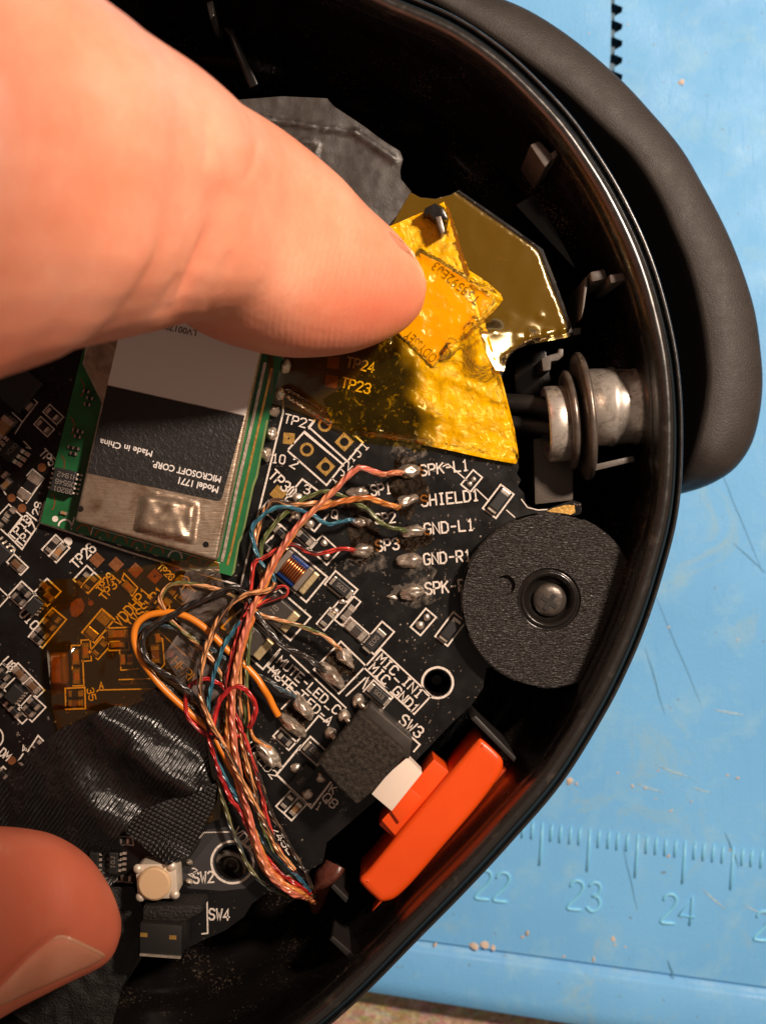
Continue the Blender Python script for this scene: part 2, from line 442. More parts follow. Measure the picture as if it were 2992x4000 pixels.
# ---- skin
n = NT('skin')
pos = n.co()
blot = n.noise(1.3, 5, .6); blot2 = n.noise(5, 4, .6)
c = n.ramp(blot, [(.30, (.84, .30, .17)), (.52, (.88, .375, .235)), (.72, (.91, .45, .30))])
c = n.mix(n.math('MULTIPLY', blot2, .35), c, (.78, .20, .11))
at = n.new('ShaderNodeAttribute'); at.attribute_name = 'blush_shade'; rt = n.new('ShaderNodeAttribute'); rt.attribute_name = 'ridge'
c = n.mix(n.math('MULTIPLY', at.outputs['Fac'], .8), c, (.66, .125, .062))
fl = n.ramp(n.noise(11, 6, .7, co=n.co(scale=(1.2, .5, 1)), dist=1.2), [(.46, 0.0), (.5, 1.0), (.54, 0.0)])
c = n.mix(n.math('MULTIPLY', fl, .16), c, (.70, .18, .10))
wv = n.new('ShaderNodeTexWave'); wv.inputs['Scale'].default_value = 7.0; wv.inputs['Distortion'].default_value = 3.0; wv.inputs['Detail'].default_value = 2; wv.inputs['Detail Scale'].default_value = .5
mp = n.new('ShaderNodeMapping'); n.l.new(pos, mp.inputs[0]); mp.inputs['Rotation'].default_value = (0, 0, math.radians(12)); n.l.new(mp.outputs[0], wv.inputs['Vector'])
b0 = n.bump(n.math('MULTIPLY', wv.outputs['Fac'], n.math('MULTIPLY', rt.outputs['Fac'], n.noise(3, 3))), .24, .012)
b1 = n.bump(n.noise(15, 5, .65, co=n.co(scale=(1.6, .8, 1)), dist=.8), .26, .018, n.bump(n.noise(48, 3, .6), .22, .006, b0))
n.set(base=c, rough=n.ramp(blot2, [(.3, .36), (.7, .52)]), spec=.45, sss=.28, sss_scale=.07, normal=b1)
n.b.inputs['Subsurface Radius'].default_value = (1.0, .35, .18); MAT['skin'] = n.m
n = NT('nail'); n.set(base=n.ramp(n.noise(3, 3), [(.3, (.64, .24, .14)), (.7, (.70, .30, .19))]), rough=.24, spec=.5, sss=.3, sss_scale=.06, normal=n.bump(n.noise(12, 3, .5, co=n.co(scale=(1, 5, 1))), .12, .01)); MAT['nail'] = n.m
n = NT('nail_edge'); n.set(base=(.70, .33, .20), rough=.35, sss=.2, sss_scale=.05); MAT['nail_edge'] = n.m
# ---- wires
def wire_mat(name, a, b, pitch=1.6, duty=.5, rough=.3, strands=9.0, sheath=False):
    n = NT(name)
    sx = n.new('ShaderNodeSeparateXYZ'); n.l.new(n.new('ShaderNodeTexCoord').outputs['UV'], sx.inputs[0])
    ph = n.math('FRACT', n.math('ADD', sx.outputs[0], n.math('MULTIPLY', sx.outputs[1], pitch)))
    st = n.math('GREATER_THAN', ph, duty)
    hel = n.math('SINE', n.math('MULTIPLY', n.math('ADD', n.math('MULTIPLY', sx.outputs[0], 3.0), n.math('MULTIPLY', sx.outputs[1], strands)), 6.283))
    jit = n.noise(9, 3)
    base = n.mix(st, a, b)
    if not sheath:
        base = n.mix(n.math('MULTIPLY', n.ramp(jit, [(.4, 0.0), (.7, 1.0)]), .35), base, tuple(x * .35 for x in C(a)[:3]))
        n.set(normal=n.bump(hel, .7, .008))
    n.set(base=base, rough=rough, spec=.6); 
    if not sheath: n.set(coat=.4, coat_rough=.15)
    MAT[name] = n.m; return n.m
wire_mat('w_salmon', (.80, .28, .13), (.78, .20, .13), 1.2)
wire_mat('w_orange', (.80, .30, .07), (.72, .20, .05), 1.4)
wire_mat('w_copper_black', (.82, .36, .14), (.02, .015, .014), 1.5, .55)
wire_mat('w_blue', (.035, .15, .24), (.05, .21, .28), 2.0)
wire_mat('w_green', (.12, .15, .045), (.19, .20, .08), 2.0)
wire_mat('w_red', (.60, .025, .022), (.42, .012, .014), 2.0)
wire_mat('w_red_black', (.66, .05, .035), (.02, .012, .012), 1.3, .6)
wire_mat('w_copper_green', (.78, .36, .16), (.12, .14, .04), 1.7, .55)
wire_mat('w_black', (.018, .013, .012), (.035, .026, .022), 2.0)
wire_mat('w_orange_sheath', (.76, .22, .012), (.76, .22, .012), 1.0, rough=.34, sheath=True)
wire_mat('w_blue_black', (.05, .085, .11), (.02, .018, .016), 1.6, .5)
wire_mat('w_yellow_green', (.22, .20, .08), (.06, .075, .08), 1.8)
wire_mat('w_speckled', (.03, .022, .018), (.16, .10, .06), 3.0, .75)

simple('rim_strip', (.012, .024, .034), .16, spec=.9, nscale=6, nstr=.1)  # glossy dark blue strip laid in the rim groove

simple('screw_metal', (.10, .083, .072), .36, .6, nscale=20, nstr=.3, var=.4, vscale=12)
# ================================================================== bench and mat
bench = mk('bench', [(-30, -30, -.32), (30, -30, -.32), (30, 30, -.32), (-30, 30, -.32)], [(0, 1, 2, 3)], MAT['bench'])
tag(bench, kind='structure')
MATROOT = empty('repair_mat', P(2500, 2600, 0), 'blue silicone repair mat with embossed ruler under the ear cup', 'repair mat')
def E(u, v, z=0.0): return P(u, v, z)
# the lower edge of the mat, slightly tilted in the picture
TA = Vector((1460, 3882)); TB = Vector((2200, 4000)); td = (TB - TA).normalized()
RA = Vector((1650, 3672)); RB = Vector((2992, 3855)); rd = (RB - RA).normalized()
def along(A, d, t): q = A + d * t; return (q.x, q.y)
le = [along(TA, td, -2600), along(TA, td, 3000)]
ri = [along(RA, rd, -2600), along(RA, rd, 3200)]
top = [ri[0], ri[1], (5200, 4100), (5200, -2600), (-2600, -2600)]
# toothed slot cut into the mat
slot = [(2378, -260), (2392, -260)]
y = -250.0; k = 0
while y < 300:
    slot += [(2398, y), (2431, y + 14), (2428, y + 34), (2400, y + 50)]; y += 66; k += 1
slot += [(2394, 315), (2384, 330), (2376, 300), (2384, 200), (2386, 60)]
vs, fs = cdt_fill(densify(top, 400), [slot])
mk('mat_surface', [E(u, v, 0) for u, v in vs], fs, MAT['blue'], MATROOT)
sl = [E(u, v, 0) for u, v in slot]; n_ = len(sl)
mk('toothed_slot', sl + [p + Vector((0, 0, -.14)) for p in sl], [(i, (i + 1) % n_, n_ + (i + 1) % n_, n_ + i) for i in range(n_)] + [tuple(range(n_, 2 * n_))], MAT['groove_dark'], MATROOT)
# raised lip along the lower edge: groove, rounded shoulder, top, outer edge
prof = [(0, 0.0, 0), (0, -.035, 10), (0, -.035, 24), (0, .03, 60), (0, .075, 100), (0, .085, 150)]
rows = []
for s_ in np.linspace(-2600, 3000, 60):
    a = RA + rd * (s_ * 1.03); b = TA + td * (s_ - 180)
    a0 = P(a.x, a.y, 0); b0 = P(b.x, b.y, .0)
    dirv = (b0 - a0); L = dirv.length; dirv.normalize()
    row = [a0]
    for dd, zz in ((.03, -.03), (.07, -.035), (.16, .02), (.24, .045), (L * .72, .04), (L - .05, .03), (L, -.03), (L, -.31)):
        q = a0 + dirv * dd; q.z = zz; row.append(q)
    rows.append(row)
m_ = len(rows[0])
mk('mat_lip', [p for r in rows for p in r], [(i * m_ + j, i * m_ + j + 1, (i + 1) * m_ + j + 1, (i + 1) * m_ + j) for i in range(len(rows) - 1) for j in range(m_ - 1)], MAT['blue'], MATROOT, smooth=True)
simple('mat_emboss', (.20, .58, .86), .38, nscale=20, nstr=.3, var=.12, vscale=3)
def emboss(name, pts, wd, parent, hgt=.028):
    """raised rounded bar on the mat following px points"""
    c = [P(u, v, 0) for u, v in pts]
    vs = []; fs = []
    N = len(c)
    for i, p in enumerate(c):
        t = (c[min(i + 1, N - 1)] - c[max(i - 1, 0)]).normalized(); nr = Vector((-t.y, t.x, 0))
        tap = 1.0 if 0 < i < N - 1 else .75
        for o_, h_ in ((-1, -.002), (-.75, .7), (-.3, 1.0), (.3, 1.0), (.75, .7), (1, -.002)):
            vs.append(p + nr * (o_ * wd * tap) + Vector((0, 0, h_ * hgt if h_ > 0 else h_)))
    for i in range(N - 1):
        for j in range(5): fs.append((i * 6 + j, i * 6 + j + 1, i * 6 + 7 + j, i * 6 + 6 + j))
    fs.append((0, 5, 4, 3, 2, 1)); e = (N - 1) * 6; fs.append((e, e + 1, e + 2, e + 3, e + 4, e + 5))
    return mk(name, vs, fs, MAT['mat_emboss'], parent, smooth=True)
# ruler: one tick each millimetre, longer each half centimetre
A0 = Vector((2115, 3215)); st = Vector((36.95, 4.9 * .98))
for k in range(-6, 26):
    q = A0 + Vector((st.x * k + .012 * k * k, .0)) ; q.y = 3215 + 4.7 * k
    if q.x > 3060: break
    L = 165 if k % 5 == 0 else 66
    jx = random.uniform(-1.5, 1.5); 
    emboss('ruler_tick', [(q.x + 4 + jx, q.y), (q.x + jx, q.y + L * .5), (q.x - L * .045 + jx, q.y + L)], .020, MATROOT, .018)
DIG = {'2': [(.05, .78), (.12, .93), (.3, 1), (.5, .97), (.62, .84), (.58, .66), (.4, .42), (.02, .02), (.66, 0)],
       '3': [(.06, .86), (.25, 1), (.48, .97), (.58, .80), (.48, .60), (.26, .54), (.50, .50), (.63, .28), (.50, .06), (.26, 0), (.03, .14)],
       '4': [(.50, 0), (.50, 1), (.0, .30), (.68, .30)],
       '5': [(.60, 1), (.12, 1), (.08, .58), (.35, .64), (.60, .48), (.60, .2), (.35, 0), (.03, .12)]}
def number(txt, u, v, hgt, ang):
    ca, sa = math.cos(math.radians(ang)), math.sin(math.radians(ang))
    root = empty('ruler_number', P(u, v, 0), parent=MATROOT)
    for i, ch in enumerate(txt):
        pts = []
        raw = [Vector(p) for p in DIG[ch]]
        if ch in '23': raw = [Vector(p[:2]) for p in catmull([(a, b, 0) for a, b in DIG[ch]], 4)]
        for p in raw:
            x = (p.x + i * .82 - .75) * hgt * .78; yy = -(p.y - .5) * hgt
            pts.append((u + x * ca - yy * sa, v + x * sa + yy * ca))
        emboss('digit', pts, .020, root, .018)
number('22', 1925, 3460, 112, 7); number('23', 2284, 3500, 112, 6); number('24', 2648, 3553, 112, 6); number('25', 3012, 3620, 112, 6)
# knife cuts and scorch marks in the mat surface
rnd = random.Random(5)
simple('mat_cut', (.07, .22, .36), .6); simple('mat_scuff', (.34, .50, .58), .5, var=.3, vscale=20)
def cut(pts, wd, m):
    c = [P(u, v, .004) for u, v in pts]; vs = []; fs = []; N = len(c)
    for i, p in enumerate(c):
        t = (c[min(i + 1, N - 1)] - c[max(i - 1, 0)]).normalized(); nr = Vector((-t.y, t.x, 0)); h_ = wd * math.sin(math.pi * (i + .35) / (N - .3))
        vs += [p + nr * h_, p - nr * h_]
    mk('cut_mark', vs, [(2 * i, 2 * i + 1, 2 * i + 3, 2 * i + 2) for i in range(N - 1)], m, MATROOT)
for (a, b), (c, d), wd, m in (((2560, 2330), (2740, 2760), .004, 'mat_cut'), ((2520, 2530), (2595, 2790), .006, 'mat_cut'), ((2430, 3300), (2490, 3560), .005, 'mat_cut'), ((2830, 3250), (2885, 3390), .009, 'mat_cut'), ((2607, 3750), (2632, 3825), .010, 'mat_cut'), ((1815, 3840), (1830, 3925), .010, 'mat_cut'),
      ((2670, 3860), (2700, 3995), .008, 'mat_cut'), ((2740, 3472), (2830, 3550), .010, 'mat_scuff'), ((2900, 3535), (2990, 3575), .008, 'mat_scuff'), ((2540, 3870), (2600, 3925), .008, 'mat_cut'), ((2150, 3825), (2180, 3865), .007, 'mat_cut'), ((2780, 2770), (2910, 2795), .010, 'mat_scuff'), ((2480, 3060), (2600, 3100), .008, 'mat_scuff'),
      ((2700, 3075), (2780, 3098), .008, 'mat_scuff'), ((2560, 2990), (2700, 3040), .009, 'mat_scuff'), ((2780, 1760), (2980, 2240), .004, 'mat_cut'), ((2860, 2120), (2992, 2240), .006, 'mat_cut')):
    cut([(a + (c - a) * k / 7 + rnd.uniform(-1.5, 1.5), b + (d - b) * k / 7 + rnd.uniform(-1.5, 1.5)) for k in range(8)], wd, MAT[m])
# loose crumbs and solder bits on the mat
bm = bmesh.new(); rnd = random.Random(11)
spots = [(1700, 3690, 14), (1890, 3690, 30), (2060, 3645, 16), (2040, 3660, 12), (2395, 3665, 17), (2400, 3690, 10), (2660, 320, 18), (2665, 328, 12), (1850, 3695, 24), (1925, 3700, 18),
         (2200, 3735, 12), (2320, 3745, 16), (2620, 3168, 10), (2560, 3120, 7), (2225, 3050, 20), (2250, 3062, 12), (2610, 3345, 10), (2850, 3320, 8), (2440, 3700, 7), (2700, 760, 6), (2300, 130, 6), (2570, 3010, 9), (2470, 3070, 12), (2520, 3080, 9),
         (2840, 3030, 9), (2880, 3040, 12), (2700, 3130, 8), (2345, 260, 5), (2450, 95, 6), (2880, 2500, 8), (2610, 1050 + 1400, 10), (2410, 3018, 8)]
for u, v, r in spots:
    s = r * .72 * px(0); m = Matrix.Translation(P(u, v, s * .1)) @ Matrix.Rotation(rnd.uniform(0, 3), 4, 'Z') @ Matrix.Diagonal((s, s * rnd.uniform(.4, .8), s * .28, 1))
    r_ = bmesh.ops.create_icosphere(bm, subdivisions=2, radius=1, matrix=m)
    for vv in r_['verts']: vv.co += noise.noise_vector(vv.co * 14) * s * .5
cr = finish('crumbs', bm, MAT['crumb'], smooth=False)
tag(cr, 'pale crumbs and solder bits scattered over the blue mat', 'crumbs', kind='stuff')

# ================================================================== ear cup
CUP = empty('ear_cup', P(1000, 1900, 0), 'open black plastic headphone ear cup lying on the blue mat', 'ear cup')
RIMZ = 3.62
out_px = [(1540, -45), (1768, 52), (1936, 160), (2071, 276), (2231, 446), (2357, 624), (2441, 767), (2525, 943), (2587, 1120), (2638, 1330), (2661, 1500), (2669, 1680), (2663, 1890), (2639, 2062),
          (2586, 2260), (2527, 2440), (2461, 2600), (2368, 2785), (2200, 3056), (2000, 3291), (1830, 3475), (1646, 3662), (1374, 3935), (1150, 4110), (820, 4290), (380, 4330), (-120, 4120), (-560, 3550), (-820, 2600),
          (-860, 1600), (-700, 700), (-300, 50), (300, -280), (950, -270), (1300, -150)]
ring = resample(catmull([P(u, v, RIMZ) for u, v in out_px], 10, True), 260, True)
nR = len(ring)
nrm = []
for i in range(nR):
    t = (ring[(i + 2) % nR] - ring[i - 2]).normalized(); nv = Vector((t.y, -t.x, 0))
    nrm.append(nv)
cc = sum(ring, Vector()) / nR
if sum((ring[i] - cc).dot(nrm[i]) for i in range(nR)) < 0: nrm = [-v for v in nrm]
def ring_mesh(name, prof, mat, parent, close=False, smooth=True, cap=None, jit=0.0):
    vs = []; fs = []; K = len(prof)
    for i in range(nR):
        for o_, z in prof:
            p = ring[i] + nrm[i] * o_; vs.append(Vector((p.x, p.y, z)))
    for i in range(nR):
        j = (i + 1) % nR
        for k in range(K if close else K - 1):
            k2 = (k + 1) % K
            fs.append((i * K + k, i * K + k2, j * K + k2, j * K + k))
    if cap is not None: fs.append(tuple(i * K + cap for i in range(nR)))
    return mk(name, vs, fs, mat, parent, smooth=smooth)
ring_mesh('shell', [(-.75, .03), (-.45, .05), (-.22, .35), (-.10, 1.2), (-.05, 2.4), (-.012, 3.50), (-.012, 3.53), (-.20, 3.53), (-.245, 3.40), (-.27, 3.0), (-.30, 2.55), (-.42, 2.50), (-.44, 2.15), (-.62, 1.95), (-1.1, 1.9)], MAT['cup'], CUP, cap=14)
ring_mesh('outer_lip', [(0, 3.50), (0, 3.60), (-.010, 3.62), (-.026, 3.62), (-.034, 3.60), (-.036, 3.545)], MAT['rim'], CUP)
ring_mesh('rim_strip', [(-.036, 3.550), (-.045, 3.565), (-.066, 3.565), (-.075, 3.550)], MAT['rim_strip'], CUP)
ring_mesh('inner_lip', [(-.075, 3.545), (-.078, 3.61), (-.095, 3.655), (-.125, 3.68), (-.160, 3.675), (-.190, 3.64), (-.212, 3.58), (-.225, 3.45)], MAT['rim'], CUP)
# clips and posts on the inner wall
def block(name, pts, z, d, mat, bev=.02, parent=CUP): return prism(name, pts, z, d, mat, parent, bevel=bev)
block('snap_clip', [(2068, 565), (2105, 548), (2165, 612), (2128, 655)], 3.4, 1.2, MAT['lit_plastic'])
block('clip_tooth', [(2072, 545), (2098, 500), (2112, 540), (2090, 570)], 2.9, .7, MAT['cup'], .015)
block('clip_tooth', [(2150, 598), (2172, 582), (2178, 605), (2160, 622)], 3.42, 1.0, MAT['lit_plastic'], .01)
block('wall_tab', [(2303, 1062), (2362, 1050), (2372, 1088), (2312, 1102)], 3.3, 1.1, MAT['lit_plastic'])
block('wall_tab', [(2378, 1072), (2448, 1062), (2452, 1092), (2384, 1108)], 3.42, 1.2, MAT['lit_plastic'])
block('wall_rib', [(2284, 1085), (2297, 1080), (2282, 1195), (2270, 1245), (2274, 1190)], 3.2, 1.1, MAT['lit_plastic'], .006)
block('wall_tab', [(2236, 1282), (2270, 1278), (2268, 1305), (2236, 1310)], 2.75, .7, MAT['lit_plastic'], .012)
block('cable_post', [(2114, 1400), (2150, 1385), (2178, 1378), (2180, 1362), (2200, 1362), (2200, 1390), (2180, 1408), (2152, 1412), (2150, 1446), (2120, 1450)], 2.95, .9, MAT['lit_plastic'], .012)
block('bracket', [(2082, 1712), (2150, 1708), (2160, 1770), (2240, 1790), (2238, 1955), (2088, 1972)], 2.75, .8, MAT['bracket_grey'], .02)
block('wall_rib', [(2305, 1818), (2472, 1780), (2479, 1802), (2312, 1842)], 3.2, 1.2, MAT['lit_plastic'], .008)
block('bracket', [(2005, 1380), (2135, 1365), (2160, 1560), (2010, 1560)], 2.35, .45, MAT['cup'], .02)
block('wall_ledge', [(2010, 800), (2110, 740), (2330, 1040), (2280, 1090)], 2.45, .5, MAT['cup'], .03)
block('button_guide', [(1838, 2808), (1858, 2795), (2016, 2960), (2008, 2978)], 3.35, 1.2, MAT['cable_black'], .010)
block('button_guide', [(1290, 3465), (1304, 3452), (1362, 3508), (1352, 3530)], 3.2, 1.0, MAT['cable_black'], .012)
block('button_guide', [(1286, 3670), (1300, 3655), (1375, 3720), (1362, 3745)], 3.2, 1.0, MAT['cable_black'], .012)
block('floor_rib', [(800, -60), (830, -80), (1010, 330), (975, 345)], 2.35, .5, MAT['cup'], .02)
block('floor_post', [(806, 10), (832, 0), (838, 60), (822, 78)], 3.1, 1.2, MAT['screw_black'], .012)
# locating peg that pokes up through the tape
block('locating_peg', [(1652, 838), (1660, 812), (1700, 792), (1732, 815), (1750, 855), (1728, 862), (1716, 845), (1700, 862), (1680, 838)], 3.22, 1.3, MAT['screw_black'], .012)
block('locating_peg', [(1700, 848), (1722, 842), (1738, 905), (1724, 915)], 3.26, .5, MAT['steel_dark'], .008)

# ================================================================== yoke with its hollow pivot
YOKE = empty('headband_yoke', P(2800, 1500, 0), 'matte dark brown headband arm curving round the outside of the ear cup', 'headband arm')
yo = [(1100, -330), (1500, -190), (1894, -8), (2071, 70), (2239, 180), (2407, 323), (2525, 448), (2651, 600), (2735, 743), (2819, 905), (2881, 1055), (2935, 1232), (2959, 1409), (2963, 1530), (2947, 1655), (2915, 1755), (2855, 1838), (2780, 1890), (2690, 1924), (2600, 1945)]
yi = [(1090, -180), (1440, -70), (1760, 80), (1930, 175), (2090, 300), (2240, 450), (2345, 600), (2450, 760), (2540, 930), (2600, 1090), (2640, 1240), (2660, 1380), (2664, 1500), (2660, 1590), (2648, 1680), (2628, 1750), (2610, 1800), (2590, 1850), (2570, 1890), (2540, 1920)]
yl = [(1100, -250), (1440, -130), (1760, 40), (1995, 196), (2189, 343), (2357, 500), (2466, 605), (2567, 757), (2634, 908), (2689, 1040), (2731, 1200), (2756, 1350), (2765, 1469), (2758, 1559), (2735, 1679), (2705, 1790), (2672, 1870), (2620, 1915)]
def curve(pts, z, n=120): return resample(catmull([P(u, v, z) for u, v in pts], 10), n)
o1 = curve(yo, 1.75); l1 = curve(yl, 2.2); i1 = curve(yi, 1.7)
vs = []; fs = []
for i in range(120):
    a, l, b = o1[i], l1[i], i1[i]
    e = min(1, (119 - i) / 10.0); e = math.sqrt(max(0, 1 - (1 - e) ** 2)) * .4 + .6
    w_ = (l - a); w_.z = 0; W = w_.length; w_.normalize(); d_ = b - l; d_.z = 0
    row = [a + w_ * .10 + Vector((0, 0, -1.6)), a + w_ * .03 + Vector((0, 0, -1.0)), a + Vector((0, 0, -.35)), a.copy(), a + w_ * .02 + Vector((0, 0, .20)), a + w_ * .05 + Vector((0, 0, .30)), a + w_ * .09 + Vector((0, 0, .345)),
           a.lerp(l, .5) + Vector((0, 0, .18)), l - w_ * .05 + Vector((0, 0, .01)), l + w_ * .01 + Vector((0, 0, -.04)), l + d_ * .25 + Vector((0, 0, -.25)), l + d_ * .6 + Vector((0, 0, -.42)), b + Vector((0, 0, -.5)), b + Vector((0, 0, -1.5))]
    for q in row: q.z = .12 + (q.z - .12) * e
    vs += row
K = len(row)
for i in range(119):
    for k in range(K - 1): fs.append((i * K + k, i * K + k + 1, (i + 1) * K + k + 1, (i + 1) * K + k))
fs.append(tuple(range(K))); fs.append(tuple(119 * K + k for k in range(K))[::-1])
mk('arm', vs, fs, MAT['yoke'], YOKE, smooth=True)
# the pivot lies along the image x axis, tilted a little
def turned(name, prof, u, v, z, mat, ax, parent, n=48, sq=1.0):
    vv, ff = lathe(prof, n)
    q = Vector((0, 0, 1)).rotation_difference(ax.normalized()); o = P(u, v, z)
    return mk(name, [o + q @ Vector((p.x, p.y * sq, p.z)) for p in vv], ff, mat, parent, smooth=True)
ax = Vector((1, .03, .0))
Z0 = 2.93
turned('pivot_shaft', [(.0, .0), (.30, .0), (.34, .01), (.345, .18), (.352, .20), (.352, .24), (.335, .26), (.33, .40), (.34, .42), (.34, .46), (.315, .5), (.315, .76), (.30, .78), (0, .78)], 2290, 1592, Z0, MAT['steel'], ax, YOKE)
turned('flange', [(.0, -.02), (.30, -.03), (.46, -.02), (.55, -.005), (.57, .015), (.57, .04), (.55, .055), (.36, .05), (0, .05)], 2262, 1628, Z0, MAT['steel_dark'], Vector((1, .10, -.03)), YOKE)
turned('washer', [(.28, -.05), (.40, -.05), (.44, -.03), (.44, .0), (.40, .02), (.28, .02)], 2228, 1640, Z0 + .02, MAT['steel_dark'], Vector((1, .10, -.03)), YOKE)
turned('split_collar', [(.25, -.18), (.31, -.19), (.335, -.17), (.335, .0), (.31, .02), (.25, .02), (.25, -.18)], 2210, 1652, Z0 + .03, MAT['steel'], Vector((1, .08, -.02)), YOKE)
vv, ff = lathe([(.18, .25), (.175, .30), (.13, .31), (.11, .22), (.09, .12), (.05, .10), (.03, .16), (.001, .17)], 32)
mk('screw_post', [P(909, 3368, 2.62) + q for q in vv], ff, MAT['steel_dark'], CUP, smooth=True)
# two black cables entering the pivot
def tube(name, pts, r, mat, parent=None, n=10, sub=8, lobes=0, twist=0.0, lobe=.0, cap=True, taper=None):
    c = catmull(pts, sub); 
    vs = []; fs = []; uv = []
    t0 = (c[1] - c[0]).normalized(); ref = Vector((0, 0, 1)) if abs(t0.z) < .9 else Vector((1, 0, 0))
    nv = (ref - t0 * ref.dot(t0)).normalized(); s = 0.0
    for i, p in enumerate(c):
        t = (c[min(i + 1, len(c) - 1)] - c[max(i - 1, 0)]).normalized()
        nv = (nv - t * nv.dot(t)).normalized(); bn = t.cross(nv)
        if i: s += (p - c[i - 1]).length
        rr = r * (taper(i / (len(c) - 1)) if taper else 1)
        for j in range(n):
            a = 2 * math.pi * j / n; q = rr * (1 + lobe * math.cos(lobes * a - twist * s)) if lobes else rr
            vs.append(p + nv * (q * math.cos(a)) + bn * (q * math.sin(a))); uv.append((j / n, s))
    for i in range(len(c) - 1):
        for j in range(n): k = (j + 1) % n; fs.append((i * n + j, i * n + k, (i + 1) * n + k, (i + 1) * n + j))
    if cap: fs.append(tuple(range(n))[::-1]); fs.append(tuple((len(c) - 1) * n + j for j in range(n)))
    return mk(name, vs, fs, mat, parent, smooth=True, uv=uv)
c1 = tube('cable', [P(1880, 1560, 2.66), P(1960, 1572, 2.74), P(2060, 1578, 2.84), P(2160, 1592, 2.92), P(2240, 1600, 2.94)], .085, MAT['cable_black'])
tag(c1, 'black round cable entering the metal pivot, upper of the pair', 'cable', 'cables entering the pivot')
c2 = tube('cable', [P(1880, 1630, 2.62), P(1960, 1648, 2.70), P(2060, 1662, 2.80), P(2160, 1672, 2.88), P(2240, 1672, 2.90)], .075, MAT['cable_black'])
tag(c2, 'black round cable entering the metal pivot, lower of the pair', 'cable', 'cables entering the pivot')
# ================================================================== circuit board
ZB = 3.0
k_ = px(ZB)
BOARD = empty('circuit_board', P(1400, 2300, ZB - .16), 'black circuit board with white silkscreen lettering filling the ear cup', 'circuit board')
hole1 = disc_pts(1709, 2667, 50, 32); hole2 = disc_pts(909, 3368, 66, 32)
outline = [(560, 440), (870, 392), (1100, 378), (1278, 385), (1312, 422), (1440, 510), (1560, 590), (1572, 622), (1560, 690), (1600, 748), (1640, 770), (1700, 776), (1760, 760), (1792, 742), (1960, 858), (2120, 974), (2180, 1130), (2236, 1296),
           (2160, 1322), (2030, 1352), (1978, 1400), (1960, 1470), (1978, 1600), (2012, 1740), (2026, 1825), (2018, 1850), (2034, 1875), (2022, 1900), (2045, 1925), (2052, 1965), (2090, 1990), (2150, 1985), (2240, 1955), (2268, 1965), (2272, 1995), (2262, 2010), (2120, 2030),
           (2200, 2200), (2230, 2400), (2100, 2560), (1900, 2610), (1885, 2690), (1840, 2755), (1760, 2830), (1660, 2935), (1580, 3020), (1450, 3142), (1277, 3291), (1262, 3370), (1215, 3395), (1195, 3440), (1160, 3480), (1095, 3465), (1040, 3490), (985, 3530), (955, 3580), (880, 3635), (800, 3670), (700, 3720),
           (560, 3735), (480, 3860), (300, 3930), (-150, 3900), (-420, 3300), (-520, 2500), (-480, 1500), (-150, 800), (250, 520)]
vs, fs = cdt_fill(outline, [hole1, hole2])
nv = len(vs)
V = [P(u, v, ZB) for u, v in vs]
mk('board', V, fs, MAT['pcb'], BOARD)
o3 = [P(u, v, ZB - .003) for u, v in outline]; n_ = len(o3)
mk('board_edge', o3 + [p + Vector((0, 0, -.155)) for p in o3], [(i, (i + 1) % n_, n_ + (i + 1) % n_, n_ + i) for i in range(n_)], MAT['pcb'], BOARD)
for h, u, v in ((hole1, 1709, 2667), (hole2, 909, 3368)):
    p3 = [P(a, b, ZB) for a, b in h]; n_ = len(p3)
    c_ = P(u, v, ZB - .55)
    mk('hole_wall', p3 + [p + Vector((0, 0, -.5)) for p in p3] + [(p + Vector((0, 0, -.5)) - c_) * .4 + c_ for p in p3], [(i, (i + 1) % n_, n_ + (i + 1) % n_, n_ + i) for i in range(n_)] + [(n_ + i, n_ + (i + 1) % n_, 2 * n_ + (i + 1) % n_, 2 * n_ + i) for i in range(n_)] + [tuple(range(2 * n_, 3 * n_))], MAT['screw_black'], BOARD, smooth=False)

INKZ = ZB + .004
_ink = [0]
def ribbon(polys, wd, z, name, parent=None, mat=None, jit=.6):
    """flat printed strokes: each polyline is a mitred strip with rounded ends"""
    parent = parent or BOARD; mat = mat or MAT['ink']
    vs = []; fs = []; hw = wd * px(z) / 2
    for k, pl in enumerate(polys):
        zz = z + .0006 * (k % 5); pts = [P(u + random.uniform(-jit, jit), v + random.uniform(-jit, jit), zz) for u, v in pl]
        closed = len(pl) > 2 and pl[0] == pl[-1]
        if closed: pts = pts[:-1]
        n = len(pts)
        if n < 2: continue
        base = len(vs)
        for i in range(n):
            if closed: a, b = pts[i - 1], pts[(i + 1) % n]
            else: a, b = pts[max(i - 1, 0)], pts[min(i + 1, n - 1)]
            d1 = (pts[i] - a); d2 = (b - pts[i])
            d1 = d1.normalized() if d1.length > 1e-7 else d2.normalized()
            d2 = d2.normalized() if d2.length > 1e-7 else d1
            t = d1 + d2
            t = t.normalized() if t.length > 1e-3 else d1
            nr = Vector((-t.y, t.x, 0)); m = 1 / max(.55, abs(nr.dot(Vector((-d2.y, d2.x, 0)))))
            vs += [pts[i] + nr * hw * m, pts[i] - nr * hw * m]
        for i in range(n - (0 if closed else 1)):
            j = (i + 1) % n; fs.append((base + 2 * i, base + 2 * i + 1, base + 2 * j + 1, base + 2 * j))
        if not closed:
            for i, s in ((0, -1), (n - 1, 1)):
                d = (pts[1] - pts[0]).normalized() if i == 0 else (pts[-1] - pts[-2]).normalized()
                a, b = vs[base + 2 * i], vs[base + 2 * i + 1]; q = len(vs)
                vs += [a.lerp(b, .15) + d * s * hw * .7, a.lerp(b, .85) + d * s * hw * .7]
                fs.append((base + 2 * i, q, q + 1, base + 2 * i + 1))
    return mk(name, vs, fs, mat, parent)
